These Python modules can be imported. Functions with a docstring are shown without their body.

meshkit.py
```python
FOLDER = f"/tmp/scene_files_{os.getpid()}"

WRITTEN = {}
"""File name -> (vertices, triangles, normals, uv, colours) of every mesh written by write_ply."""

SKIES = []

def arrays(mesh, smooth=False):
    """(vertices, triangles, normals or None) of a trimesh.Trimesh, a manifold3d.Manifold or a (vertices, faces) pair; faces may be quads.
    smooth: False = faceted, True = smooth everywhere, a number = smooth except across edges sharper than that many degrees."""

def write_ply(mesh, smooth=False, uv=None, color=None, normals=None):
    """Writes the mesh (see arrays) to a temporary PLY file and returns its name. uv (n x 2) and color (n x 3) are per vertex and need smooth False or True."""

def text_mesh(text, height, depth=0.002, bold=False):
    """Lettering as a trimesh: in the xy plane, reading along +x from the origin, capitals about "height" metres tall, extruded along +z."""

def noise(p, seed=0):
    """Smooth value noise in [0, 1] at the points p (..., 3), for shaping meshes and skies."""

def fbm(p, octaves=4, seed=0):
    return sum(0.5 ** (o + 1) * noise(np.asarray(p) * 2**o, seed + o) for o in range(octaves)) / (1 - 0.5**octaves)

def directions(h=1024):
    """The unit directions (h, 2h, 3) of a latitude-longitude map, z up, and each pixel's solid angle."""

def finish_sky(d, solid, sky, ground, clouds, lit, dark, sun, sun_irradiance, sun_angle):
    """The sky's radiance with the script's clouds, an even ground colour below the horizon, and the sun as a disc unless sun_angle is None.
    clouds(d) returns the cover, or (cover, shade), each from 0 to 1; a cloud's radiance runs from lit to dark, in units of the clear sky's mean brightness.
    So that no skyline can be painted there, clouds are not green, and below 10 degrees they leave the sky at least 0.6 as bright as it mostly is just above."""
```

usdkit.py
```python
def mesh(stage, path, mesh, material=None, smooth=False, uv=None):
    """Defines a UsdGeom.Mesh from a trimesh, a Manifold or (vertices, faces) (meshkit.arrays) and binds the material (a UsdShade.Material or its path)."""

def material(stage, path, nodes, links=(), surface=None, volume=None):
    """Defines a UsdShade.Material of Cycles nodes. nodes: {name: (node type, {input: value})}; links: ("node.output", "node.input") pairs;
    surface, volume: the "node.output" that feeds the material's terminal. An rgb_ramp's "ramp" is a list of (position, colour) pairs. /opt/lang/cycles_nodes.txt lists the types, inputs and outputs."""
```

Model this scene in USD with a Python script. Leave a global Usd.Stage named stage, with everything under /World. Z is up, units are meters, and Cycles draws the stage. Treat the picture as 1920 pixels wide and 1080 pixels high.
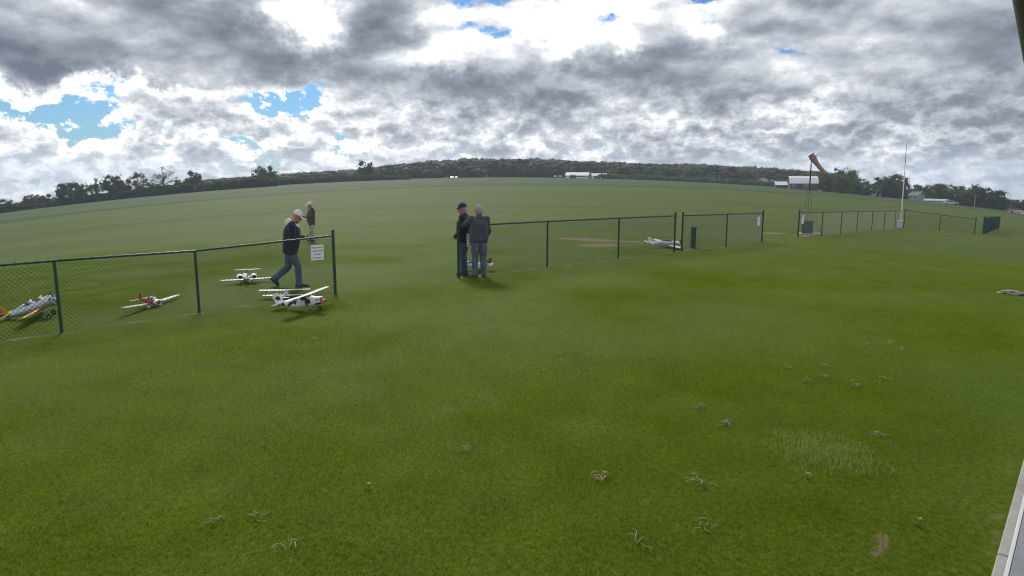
import math, random
import numpy as np
import trimesh, manifold3d, shapely
from shapely.geometry import Polygon
from pxr import Usd, UsdGeom, UsdLux, UsdShade, Gf, Sdf, Vt
import usdkit, meshkit

stage = Usd.Stage.CreateInMemory()
UsdGeom.SetStageUpAxis(stage, 'Z'); UsdGeom.SetStageMetersPerUnit(stage, 1.0)
UsdGeom.Xform.Define(stage, '/World'); UsdGeom.Scope.Define(stage, '/World/Looks')
PI = math.pi

# ------------------------------------------------------------------ camera
CAM_H, FPX, PITCH = 2.5, 1300.0, math.atan(216 / 1300.0)      # metres, focal length in pixels of the 1920 wide photograph, tilt down
cam = UsdGeom.Camera.Define(stage, '/World/camera')
cam.CreateHorizontalApertureAttr(36.0); cam.CreateFocalLengthAttr(36.0 * FPX / 1920.0)
cam.CreateClippingRangeAttr(Gf.Vec2f(0.05, 20000)); cam.CreateExposureAttr(0.74)
cam.AddTranslateOp().Set(Gf.Vec3d(0, 0, CAM_H)); cam.AddRotateXOp().Set(90.0 - math.degrees(PITCH))
CP, SP = math.cos(PITCH), math.sin(PITCH)
def ray(px, py):
    u, v = (px - 960) / FPX, (py - 540) / FPX
    return np.array([u, CP - v * SP, -SP - v * CP])

# ------------------------------------------------------------------ sun and sky
SUN_EL, SUN_AZ = math.radians(38), math.radians(-17)           # azimuth from +y towards +x
sun = UsdLux.DistantLight.Define(stage, '/World/sun')
sun.CreateIntensityAttr(0.4); sun.CreateAngleAttr(14.0); sun.CreateNormalizeAttr(True) if hasattr(sun, 'CreateNormalizeAttr') else None
sun.CreateColorAttr(Gf.Vec3f(1.0, 0.95, 0.86))
sun.AddRotateZOp().Set(-math.degrees(SUN_AZ)); sun.AddRotateXOp().Set(-(90 - math.degrees(SUN_EL)))   # -z axis points away from the sun

class Graph:
    """Collects the nodes and links of a material."""
    def __init__(s): s.n, s.l, s.k = {}, [], 0
    def add(s, kind, out, **inputs):
        s.k += 1; name = 'n%03d' % s.k; given = {}
        for k, v in inputs.items():
            if isinstance(v, tuple) and len(v) == 1: s.l.append((v[0], f'{name}.{k}'))
            else: given[k] = v
        s.n[name] = (kind, given); return (f'{name}.{out}',)
    def math(s, op, a, b=0.0, c=0.0, clamp=False):
        return s.add('math', 'value', math_type=op, value1=a, value2=b, value3=c, use_clamp=clamp)
    def vmath(s, op, a, b=(0, 0, 0), scale=1.0, out='vector'):
        return s.add('vector_math', out, math_type=op, vector1=a, vector2=b, scale=scale)
    def ramp(s, fac, stops): return s.add('rgb_ramp', 'color', fac=fac, ramp=stops)
    def mix(s, fac, a, b, kind='mix'): return s.add('mix', 'color', mix_type=kind, fac=fac, color1=a, color2=b)
    def maprange(s, v, a, b, c=0.0, d=1.0, kind='smoothstep'):
        return s.add('map_range', 'result', range_type=kind, value=v, from_min=a, from_max=b, to_min=c, to_max=d, clamp=True)
    def noise(s, vec, scale, detail=2.0, rough=0.5, out='fac', **kw):
        return s.add('noise_texture', out, vector=vec, scale=scale, detail=detail, roughness=rough, **kw)
    def surface(s, path, out): return usdkit.material(stage, path, s.n, s.l, surface=out[0])
def make_sky():
    g = Graph()
    d0 = g.vmath('normalize', g.add('texture_coordinate', 'generated'))
    def blob(dw, px, py, sx, sy, w, tilt=0.0):
        c = ray(px, py); c /= np.linalg.norm(c)
        az = math.atan2(c[0], c[1])
        m = g.vmath('subtract', dw, tuple(c))
        e1 = np.array([math.cos(az), -math.sin(az), 0]); e2 = np.cross(e1, c)      # right, up
        t = math.radians(tilt); a1 = e1 * math.cos(t) + e2 * math.sin(t); a2 = -e1 * math.sin(t) + e2 * math.cos(t)
        x = g.vmath('dot_product', m, tuple(a1 * FPX / sx), out='value'); y = g.vmath('dot_product', m, tuple(a2 * FPX / sy), out='value')
        zz = g.vmath('dot_product', m, tuple(c * FPX / (2 * max(sx, sy))), out='value')
        q = g.math('multiply_add', x, x, g.math('multiply_add', y, y, g.math('multiply', zz, zz)))
        return g.math('multiply', g.math('exponent', g.math('multiply', q, -1.0)), w)
    def blobs(dw, items):
        tot = None
        for it in items:
            b = blob(dw, *it); tot = b if tot is None else g.math('add', tot, b)
        return tot
    dj = g.noise(d0, 9.0, 6, 0.68, 'color')
    dw = g.vmath('add', d0, g.vmath('scale', g.vmath('subtract', dj, (.5, .5, .5)), scale=0.13))
    mass = blobs(dw, MASSES)
    z0 = g.add('separate_xyz', 'z', vector=d0)
    lowness = g.maprange(z0, 0.04, 0.19, 1.0, 0.0); lower = g.maprange(z0, 0.015, 0.08, 1.0, 0.0)
    def density(d):
        z = g.math('maximum', g.add('separate_xyz', 'z', vector=d), 0.0)
        p = g.vmath('multiply', g.vmath('scale', d, scale=g.math('divide', 1.0, g.math('add', z, 0.27))), (1, 1, 0))   # point on the curved cloud layer
        dd = g.vmath('multiply', d, (1, 1, 1.5))
        plane = g.noise(p, 1.75, 7, 0.54, dimensions='2D')
        hi = g.noise(dd, 7.0, 4, 0.55); lo = g.noise(dd, 24.0, 5, 0.62)
        hi = g.math('absolute', g.math('subtract', hi, .5)); lo = g.math('absolute', g.math('subtract', lo, .5))
        puff = g.add('mix_float', 'result', fac=lowness, a=hi, b=lo)
        dv = g.vmath('multiply', d, (1, 1, 1.9))
        iso = g.add('mix_float', 'result', fac=lower, a=g.noise(dv, 9.5, 5, 0.62), b=g.noise(dv, 20.0, 4, 0.58))      # heaped clouds standing one behind the other
        base = g.add('mix_float', 'result', fac=g.math('multiply', lowness, .85), a=plane, b=iso)
        base = g.math('multiply_add', base, GAIN, .5 - .5 * GAIN)
        return g.math('multiply_add', puff, g.math('multiply_add', lowness, .68, PUFF), base)
    D = g.math('add', density(d0), mass)
    up = g.vmath('normalize', g.vmath('add', d0, (0, 0, 0.015)))
    Dup = g.math('add', density(up), mass)
    rel = g.math('subtract', D, Dup)                                              # positive on upper rims
    rel = g.math('minimum', g.math('maximum', rel, -.17), .13)
    thick = g.math('subtract', D, g.math('multiply', rel, RELIEF))
    thick = g.math('subtract', thick, g.math('multiply', lowness, LOWBRIGHT))
    thick = g.math('subtract', thick, blobs(dw, GLOWS))
    cloud = g.ramp(g.maprange(thick, 0.30, 1.02, kind='linear'), CLOUD)
    cover = g.maprange(D, COVER[0], COVER[1])
    sky = g.add('sky_texture', 'color', sky_type='single_scattering', sun_disc=False, sun_elevation=SUN_EL, sun_rotation=SUN_AZ, altitude=300.0, air_density=1.0, aerosol_density=1.0, ozone_density=1.5)
    sky = g.mix(1.0, sky, SKYTINT, 'multiply')
    col = g.mix(cover, sky, g.vmath('scale', cloud, scale=10.0))
    col = g.mix(g.maprange(z0, 0.0, 0.05, 0.28, 0.0), col, (4.4, 5.0, 5.7))         # pale air along the horizon
    bg = g.add('background_shader', 'background', color=col, strength=0.1)
    mat = g.surface('/World/Looks/sky', bg)
    dome = UsdLux.DomeLight.Define(stage, '/World/sky')
    UsdShade.MaterialBindingAPI.Apply(dome.GetPrim()).Bind(mat)
    return dome
# (px, py, half width, half height, weight[, tilt]) of the photograph
MASSES = [(180, 95, 330, 70, .24), (640, 125, 200, 55, .20), (80, 195, 160, 20, -.36), (230, 162, 120, 14, -.30), (515, 185, 62, 22, -.36),
          (160, 240, 100, 14, -.26), (440, 262, 120, 9, -.2), (310, 200, 130, 40, .14), (1130, 130, 200, 48, .26), (920, 172, 110, 28, .16), (1450, 30, 260, 45, .12),
          (1720, 70, 220, 70, .12), (1870, 220, 90, 110, .10), (1300, 185, 330, 55, .13), (760, 270, 700, 45, .07), (1600, 270, 400, 50, .08), (1230, 8, 90, 22, .2), (540, -5, 130, 22, .18), (370, 20, 120, 40, .2), (1090, 5, 90, 25, .15), (1475, 85, 26, 10, -.04), (1470, 85, 120, 50, .07), (895, 25, 85, 34, .16), (1620, 80, 20, 9, -.12), (1000, 20, 100, 30, .22)]
GLOWS = [(565, 40, 62, 50, .8), (300, 270, 480, 62, .13), (1050, 250, 500, 60, .06), (1050, 28, 110, 28, .5), (1080, 85, 40, 38, .4), (1182, 95, 20, 18, .5), (1330, 55, 40, 22, .3), (830, 112, 75, 24, .4),
         (90, 155, 170, 16, .35), (840, 20, 60, 20, .3)]
COVER = (0.39, 0.50)
PUFF = 0.44
GAIN = 1.55
LOWBRIGHT = 0.03
RELIEF = 1.5
CLOUD = [(0, (.84, .84, .84)), (.10, (.70, .71, .72)), (.22, (.53, .55, .575)), (.34, (.40, .425, .455)), (.48, (.30, .325, .362)), (.70, (.18, .202, .24)), (1, (.10, .115, .148))]
SKYTINT = (.16, .31, .50)
make_sky()
# ------------------------------------------------------------------ terrain and placement
def smooth01(a, b, t):
    t = np.clip((t - a) / (b - a), 0, 1); return t * t * (3 - 2 * t)
HILL_X = np.array([-1.2, -.52, -.37, -.22, -.16, -.08, .03, .16, .28, .40, .5, 1.2])       # tangent of the azimuth
HILL_H = np.array([0, 0, 1.0, 2.5, 4.5, 7.5, 7.5, 6.5, 5.5, 4.5, 1.5, 0.0])
def terrain(x, y):
    """A field on a low spur: level near the fence, falling away gently to both sides, a wooded rise behind it."""
    x, y = np.asarray(x, float), np.asarray(y, float)
    r = np.hypot(x, y); t = np.where(y > 0.05, x / np.maximum(y, 0.05), 9.0)
    t2 = np.minimum(t * t, 9.0); t2 = 1.1 * (1 - np.exp(-t2 / 1.1)) * 1.0
    c = 0.0885 * t2
    rr = np.minimum(r, 330) + 0.92 * np.maximum(r - 330, 0)
    z = -c * rr * smooth01(6, 46, r)
    hill = np.interp(np.clip(t, -1.2, 1.2), HILL_X, HILL_H) * smooth01(370, 720, r) * (y > 0)
    return z + hill
def ground(px, py, far=2000):
    """The point of the terrain seen at a pixel of the photograph."""
    d = ray(px, py); lo, hi = 0.5, far
    n = 2.0
    while n < far:
        if CAM_H + d[2] * n < terrain(d[0] * n, d[1] * n): hi = n; break
        lo = n; n *= 1.02
    for _ in range(40):
        m = (lo + hi) / 2
        if CAM_H + d[2] * m < terrain(d[0] * m, d[1] * m): hi = m
        else: lo = m
    return np.array([d[0] * hi, d[1] * hi, float(terrain(d[0] * hi, d[1] * hi))])
def project(p):
    x, y, z = p[0], p[1], p[2] - CAM_H
    f = y * CP - z * SP; v = y * SP + z * CP
    return 960 + FPX * x / f, 540 - FPX * v / f, f
def stand(px, r):
    """A point on the terrain r metres away in the direction of picture column px (near the skyline)."""
    d = ray(px, 340); h = np.hypot(d[0], d[1]); x, y = d[0] / h * r, d[1] / h * r
    return np.array([x, y, float(terrain(x, y))])
def height_to(p, py):
    """How high something at p must be to reach picture row py."""
    d = ray(project(p)[0], py); n = math.hypot(p[0], p[1]) / math.hypot(d[0], d[1])
    return CAM_H + d[2] * n - p[2]
def at_depth(px, py, p):
    """The point at pixel (px, py) in the vertical plane through p facing the camera."""
    d = ray(px, py); n = (p[0] ** 2 + p[1] ** 2) / (p[0] * d[0] + p[1] * d[1])
    return np.array([0, 0, CAM_H]) + d * n

# ------------------------------------------------------------------ objects
_used = {}
def numbered(path):
    k = _used.get(path, -1) + 1; _used[path] = k
    return path if k == 0 else f'{path}_{k:03d}'
def setdata(prim, label=None, cat=None, group=None, kind=None):
    for k, v in (('label', label), ('category', cat), ('group', group), ('kind', kind)):
        if v: prim.SetCustomDataByKey(k, v)
def thing(name, label, cat, loc=(0, 0, 0), rotz=0.0, group=None, kind=None, matrix=None, scale=None):
    path = numbered('/World/' + name)
    x = UsdGeom.Xform.Define(stage, path)
    if matrix is not None: x.AddTransformOp().Set(Gf.Matrix4d(*[float(v) for v in np.asarray(matrix).T.ravel()]))
    else:
        x.AddTranslateOp().Set(Gf.Vec3d(*map(float, loc))); x.AddRotateZOp().Set(math.degrees(rotz))
        if scale is not None: x.AddScaleOp().Set(Gf.Vec3f(*map(float, scale)))
    setdata(x.GetPrim(), label, cat, group, kind)
    return path
def obj(name, mesh, m, parent='/World', smooth=False, label=None, cat=None, group=None, kind=None):
    path = numbered(parent + '/' + name)
    o = usdkit.mesh(stage, path, mesh, m, smooth=smooth)
    setdata(o.GetPrim(), label, cat, group, kind)
    return path
def copy_of(cls, name, label, cat, loc, rotz, scale, group=None):
    path = thing(name, label, cat, loc, rotz, group, scale=scale)
    p = stage.GetPrimAtPath(path); p.GetReferences().AddInternalReference(cls); p.SetInstanceable(True)
    return path

# ------------------------------------------------------------------ materials
def paint(name, color, rough=0.55, var=0.12, scale=6.0, metal=0.0, spec=0.5, dirt=None, bump=0.0, bscale=60.0, coat=0.0, sheen=0.0):
    """A plain surface with uneven tone, and dirt if asked for."""
    g = Graph(); pos = g.add('texture_coordinate', 'object')
    n = g.noise(pos, scale, 5, 0.6)
    c = np.array(color)
    col = g.mix(g.maprange(n, .3, .7, kind='linear'), tuple(c * (1 - var)), tuple(np.minimum(c * (1 + var), .95)))
    if dirt: col = g.mix(g.maprange(g.noise(pos, scale * .6, 6, .7), .52, .75, 0, .7), col, dirt)
    r = g.maprange(n, .2, .8, max(rough - .1, .02), min(rough + .1, 1), kind='linear')
    kw = dict(base_color=col, roughness=r, metallic=metal, specular_ior_level=spec, coat_weight=coat, sheen_weight=sheen)
    if bump: kw['normal'] = g.add('bump', 'normal', height=g.noise(pos, bscale, 4, .6), strength=bump, distance=0.01)
    return g.surface('/World/Looks/' + name, g.add('principled_bsdf', 'BSDF', **kw))

# ------------------------------------------------------------------ mesh helpers
def box(sx, sy, sz, c=(0, 0, 0), bevel=0.0):
    if bevel <= 0: m = trimesh.creation.box((sx, sy, sz))
    else:
        b = bevel; pts = []
        for i in (-1, 1):
            for j in (-1, 1):
                for k in (-1, 1):
                    pts += [(i * sx / 2, j * (sy / 2 - b), k * (sz / 2 - b)), (i * (sx / 2 - b), j * sy / 2, k * (sz / 2 - b)), (i * (sx / 2 - b), j * (sy / 2 - b), k * sz / 2)]
        m = trimesh.convex.convex_hull(np.array(pts))
    m.apply_translation(c); return m
def tube(pts, rad, sides=8, caps=True):
    """A tube along a polyline with a radius at each point."""
    p = np.asarray(pts, float); n = len(p); rad = np.broadcast_to(np.asarray(rad, float), (n,))
    t = np.gradient(p, axis=0); t /= np.linalg.norm(t, axis=1, keepdims=True) + 1e-12
    ref = np.where(np.abs(t[:, 2:]) < .9, [0, 0, 1.0], [1.0, 0, 0])
    a = np.cross(t, ref); a /= np.linalg.norm(a, axis=1, keepdims=True) + 1e-12
    for i in range(1, n):                                        # keep the frame from flipping
        v = a[i - 1] - t[i] * np.dot(a[i - 1], t[i]); l = np.linalg.norm(v)
        if l > 1e-6: a[i] = v / l
    b = np.cross(t, a); g = np.arange(sides) * 2 * PI / sides
    v = (p[:, None] + rad[:, None, None] * (np.cos(g)[None, :, None] * a[:, None] + np.sin(g)[None, :, None] * b[:, None])).reshape(-1, 3)
    f = []
    for i in range(n - 1):
        for j in range(sides):
            q, w = i * sides + j, i * sides + (j + 1) % sides
            f += [(q, w, w + sides), (q, w + sides, q + sides)]
    if caps:
        v = np.vstack([v, p[0], p[-1]])
        for j in range(sides):
            f += [(n * sides, (j + 1) % sides, j), (n * sides + 1, (n - 1) * sides + j, (n - 1) * sides + (j + 1) % sides)]
    return trimesh.Trimesh(v, f, process=False)
def cyl(p, q, r, sides=10): return tube([p, q], r, sides)
def join(ms):
    ms = [m for m in ms if m is not None and len(m.faces)]
    return trimesh.util.concatenate(ms)
def loft(secs, n=16, e=2.0):
    """Closed skin through cross sections (x, y, z, half width, half height) along x."""
    a = np.arange(n) * 2 * PI / n; ca, sa = np.cos(a), np.sin(a)
    cy, sz = np.sign(ca) * np.abs(ca) ** (2 / e), np.sign(sa) * np.abs(sa) ** (2 / e)
    v = np.vstack([np.stack([np.full(n, s[0]), s[1] + s[3] * cy, s[2] + s[4] * sz], 1) for s in secs]); m = len(secs); f = []
    for i in range(m - 1):
        for j in range(n):
            q, w = i * n + j, i * n + (j + 1) % n
            f += [(q, q + n, w + n), (q, w + n, w)]
    v = np.vstack([v, [secs[0][:3]], [secs[-1][:3]]])
    for j in range(n): f += [(m * n, j, (j + 1) % n), (m * n + 1, (m - 1) * n + (j + 1) % n, (m - 1) * n + j)]
    t = trimesh.Trimesh(v, f, process=False); t.fix_normals(); return t
def airfoil_surface(secs, up=(0, 0, 1)):
    """Wing skin through stations (leading edge point, chord, thickness); the chord runs towards -x."""
    s = np.array([0, .04, .15, .35, .65, 1.0]); h = np.array([0, .42, .8, 1.0, .62, .03]); up = np.array(up, float)
    ring = [(s[i], h[i]) for i in range(6)] + [(s[i], -.45 * h[i]) for i in range(5, 0, -1)]; n = len(ring)
    v = np.vstack([[np.array(le) + np.array([-c * a, 0, 0]) + up * (t * .6 * b) for a, b in ring] for le, c, t in secs]); f = []
    m = len(secs)
    for i in range(m - 1):
        for j in range(n):
            q, w = i * n + j, i * n + (j + 1) % n
            f += [(q, q + n, w + n), (q, w + n, w)]
    for j in range(1, n - 1): f += [(0, j, j + 1), ((m - 1) * n, (m - 1) * n + j + 1, (m - 1) * n + j)]
    t = trimesh.Trimesh(v, f, process=False); t.fix_normals(); return t
def frame(p, heading, pitch=0.0, roll=0.0, scale=1.0):
    """Matrix of a thing with x forward, y left, z up."""
    T = trimesh.transformations
    return T.translation_matrix(p) @ T.rotation_matrix(heading, [0, 0, 1]) @ T.rotation_matrix(-pitch, [0, 1, 0]) @ T.rotation_matrix(roll, [1, 0, 0]) @ np.diag([scale, scale, scale, 1])
# ------------------------------------------------------------------ ground
rng = np.random.default_rng(7)
FENCES_PX = {   # post foot (x, y) and top row in the photograph
    'left': [(374, 588, 467), (629, 552, 435)],
    'middle': [(860, 522, 418), (1026, 501, 413), (1159, 486, 407), (1264, 473, 400)],
    'gate': [(1278, 471, 400), (1361, 463, 400), (1428, 454, 396)],
    'right': [(1496, 445, 395), (1540, 441, 397), (1576, 438, 396), (1606, 434, 395), (1634, 432, 395), (1657, 431, 395), (1677, 429, 395), (1694, 428, 392), (1761, 433, 402), (1827, 441, 409)],
    'far': [(1842, 440, 406), (1851, 436.5, 406), (1859, 433.5, 405.5), (1866, 431, 405.5), (1873, 428.5, 405)]}
FOOT = {k: [ground(x, y) for x, y, t in v] for k, v in FENCES_PX.items()}
a0 = ground(116, 625)
step = (a0 - FOOT['left'][0]); step = step / np.linalg.norm(step) * 2.75
FOOT['left'] = [np.array([*(a0 + step)[:2], float(terrain(*(a0 + step)[:2]))]), a0] + FOOT['left']
TOPS = {k: [height_to(p, t) for p, (x, y, t) in zip(FOOT[k][-len(v):], v)] for k, v in FENCES_PX.items()}
TOPS['left'] = [1.2, 1.2] + TOPS['left']
def seg_dist(x, y, a, b):
    ax, ay, bx, by = a[0], a[1], b[0], b[1]; l = (bx - ax) ** 2 + (by - ay) ** 2
    t = np.clip(((x - ax) * (bx - ax) + (y - ay) * (by - ay)) / l, 0, 1)
    return np.hypot(x - ax - t * (bx - ax), y - ay - t * (by - ay))
SCARS = [((1065, 448), (1135, 452), .5, 1.3), ((1120, 450), (1200, 455), .42, 1.2), ((1108, 461), (1140, 460), .6, 1.2), ((1255, 427), (1310, 428), .35, .5), ((1438, 438), (1462, 437), .5, 1.1), ((1490, 442), (1530, 441), .35, .9),
         ((1646, 1010), (1654, 1009), .05, 1.3), ((1642, 1032), (1655, 1030), .06, 1.3), ((618, 553), (650, 552), .12, 1.0), ((1282, 468), (1305, 466), .15, .8),
         ((270, 492), (310, 489), .5, .35), ((60, 410), (200, 398), 1.2, .25), ((850, 524), (905, 520), .22, .5), ((1890, 900), (1905, 860), .10, .5), ((1860, 1040), (1880, 960), .12, .5)]
def wear(x, y):
    """Bare soil: along the fence lines and where the turf is scuffed."""
    w = np.zeros_like(x)
    for k in FOOT:
        for a, b in zip(FOOT[k], FOOT[k][1:]):
            if k != 'far': w = np.maximum(w, .76 * np.exp(-(seg_dist(x, y, a, b) / .17) ** 2))
        for a in FOOT[k]: w = np.maximum(w, .85 * np.exp(-(np.hypot(x - a[0], y - a[1]) / .2) ** 2))
    for p, q, s, k in SCARS:
        w = np.maximum(w, k * np.exp(-(seg_dist(x, y, ground(*p), ground(*q)) / s) ** 2))
    return w
def lawn_material():
    g = Graph(); P = g.add('geometry', 'position')
    big = g.noise(P, .22, 4, .6); mid = g.noise(P, 1.7, 4, .6); fine = g.noise(P, 19, 5, .7); tiny = g.noise(P, 90, 3, .7)
    y = g.add('separate_xyz', 'y', vector=P)
    near = g.ramp(g.maprange(big, .3, .7, kind='linear'), [(0, (.068, .116, .005)), (.5, (.080, .122, .006)), (1, (.098, .130, .009))])
    far = g.ramp(g.maprange(g.noise(g.vmath('multiply', P, (.012, .16, 0)), 1.0, 5, .65), .33, .67, kind='linear'), [(0, (.066, .104, .017)), (.5, (.086, .118, .022)), (1, (.110, .130, .028))])
    col = g.mix(g.maprange(y, 13, 45), near, far)
    crop = g.ramp(g.maprange(g.noise(g.vmath('multiply', P, (.004, .05, 0)), 1.0, 3, .6), .35, .65, kind='linear'), [(0, (.048, .092, .026)), (1, (.070, .108, .032))])
    edge = g.add('attribute', 'fac', attribute='crop'); col = g.mix(edge, col, crop)
    col = g.mix(1.0, col, g.ramp(edge, [(0, (1, 1, 1)), (.08, (1, 1, 1)), (.3, (.62, .66, .62)), (.7, (.62, .66, .62)), (.95, (1, 1, 1)), (1, (1, 1, 1))]), 'multiply')
    col = g.mix(1.0, col, g.ramp(g.maprange(mid, .3, .7, kind='linear'), [(0, (.90, .92, .9)), (1, (1.1, 1.08, 1.06))]), 'multiply')
    col = g.mix(1.0, col, g.ramp(g.maprange(fine, .3, .7, kind='linear'), [(0, (.50, .55, .5)), (1, (1.45, 1.38, 1.4))]), 'multiply')
    soil = g.ramp(g.maprange(g.noise(P, 6, 5, .7), .3, .7, kind='linear'), [(0, (.10, .072, .040)), (.6, (.22, .17, .10)), (1, (.34, .28, .18))])
    w = g.math('add', g.add('attribute', 'fac', attribute='soil'), g.math('multiply', g.math('subtract', g.noise(P, 7, 5, .75), .5), 1.3))
    col = g.mix(g.maprange(w, .42, .85), col, soil)
    h = g.math('add', fine, g.math('multiply', tiny, .5))
    nor = g.add('bump', 'normal', height=h, strength=.5, distance=.02)
    return g.surface('/World/Looks/lawn', g.add('principled_bsdf', 'BSDF', base_color=col, roughness=.75, specular_ior_level=.05, normal=nor))
LAWN = lawn_material()
def build_ground():
    az = np.concatenate([np.linspace(-PI, -.95, 26)[:-1], np.linspace(-.95, .95, 560), np.linspace(.95, PI, 26)[1:-1]])
    r = 0.25 * 1.0245 ** np.arange(390); r = r[r < 1700]
    R, A = np.meshgrid(r, az, indexing='ij'); x, y = R * np.sin(A), R * np.cos(A)
    z = terrain(x, y)
    bumps = meshkit.noise(np.stack([x.ravel() * .5, y.ravel() * .5, 0 * x.ravel()], 1)).reshape(x.shape) if hasattr(meshkit, 'noise') else 0
    z = z + .02 * bumps * smooth01(5, 12, R) * (R < 200)
    n, m = x.shape; v = np.stack([x, y, z], -1).reshape(-1, 3); i, j = np.meshgrid(np.arange(n - 1), np.arange(m), indexing='ij'); k = (j + 1) % m
    f = np.concatenate([np.stack([i * m + j, (i + 1) * m + k, (i + 1) * m + j], -1).reshape(-1, 3), np.stack([i * m + j, i * m + k, (i + 1) * m + k], -1).reshape(-1, 3)])
    c = len(v); v = np.vstack([v, [[0, 0, 0]]]); f = np.vstack([f, np.stack([np.full(m, c), np.roll(np.arange(m), -1), np.arange(m)], 1)])
    path = numbered('/World/grass_field'); o = usdkit.mesh(stage, path, (v, f[:, ::-1]), LAWN, smooth=True)
    soil = np.append(wear(x.ravel(), y.ravel()) * (R.ravel() < 90), 0)
    t = np.clip(x / np.maximum(y, 1), -1.2, 1.2)
    crop = np.append((smooth01(138, 166, R - 40 * np.maximum(t - .25, 0) * 2.2 * (t > 0) - 25 * np.sin(t * 2.2 - .4)) * (y > 0)).ravel(), 0)
    api = UsdGeom.PrimvarsAPI(o)
    api.CreatePrimvar('soil', Sdf.ValueTypeNames.FloatArray, 'vertex').Set(Vt.FloatArray.FromNumpy(soil.astype(np.float32)))
    api.CreatePrimvar('crop', Sdf.ValueTypeNames.FloatArray, 'vertex').Set(Vt.FloatArray.FromNumpy(crop.astype(np.float32)))
    setdata(o.GetPrim(), kind='structure')
build_ground()

# ------------------------------------------------------------------ turf: blades in small instanced tufts
def leaf_material(name, c0, c1, tip=None, trans=.35, rough=.55, wscale=.6, wdark=.72, rnd=.45, grain=False):
    g = Graph(); P = g.add('geometry', 'position'); r = g.add('object_info', 'random')
    n = g.noise(P, wscale, 4, .6)
    f = g.math('add', g.math('multiply', r, rnd), g.math('multiply', g.maprange(n, .3, .7, kind='linear'), 1 - rnd))
    col = g.mix(f, c0, c1)
    col = g.mix(1.0, col, g.ramp(g.maprange(g.noise(P, wscale * 5, 3, .6), .3, .7, kind='linear'), [(0, (wdark,) * 3), (1, (1.2,) * 3)]), 'multiply')
    if grain: col = g.mix(1.0, col, g.ramp(g.maprange(g.noise(P, 42, 3, .7), .3, .7, kind='linear'), [(0, (.52, .58, .5)), (1, (1.5, 1.42, 1.5))]), 'multiply')
    a = g.add('principled_bsdf', 'BSDF', base_color=col, roughness=rough, specular_ior_level=.04)
    b = g.add('translucent_bsdf', 'BSDF', color=g.mix(1.0, col, (1.3, 1.25, .6), 'multiply'))
    return g.surface('/World/Looks/' + name, g.add('mix_closure', 'closure', fac=trans, closure1=a, closure2=b))
def blades(n, size, h0, h1, w, seed, lean=.5):
    q = np.random.default_rng(seed); p = (q.random((n, 2)) - .5) * size; h = q.uniform(h0, h1, n) * q.uniform(.7, 1.0, n); a = q.uniform(0, 2 * PI, n)
    side = np.stack([np.cos(a), np.sin(a), 0 * a], 1) * (w * q.uniform(.7, 1.3, n))[:, None] / 2; base = np.stack([p[:, 0], p[:, 1], 0 * a], 1)
    b = q.uniform(0, 2 * PI, n); k = h * lean * q.uniform(.2, 1.3, n); d = np.stack([np.cos(b) * k, np.sin(b) * k, h], 1)
    mid = base + d * [.35, .35, .6]; tip = base + d
    v = np.stack([base - side, base + side, mid + side * .8, mid - side * .8, tip], 1).reshape(-1, 3); i = np.arange(n)[:, None] * 5
    return v, np.concatenate([i + [0, 1, 2], i + [0, 2, 3], i + [3, 2, 4]], 1).reshape(-1, 3)
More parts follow.
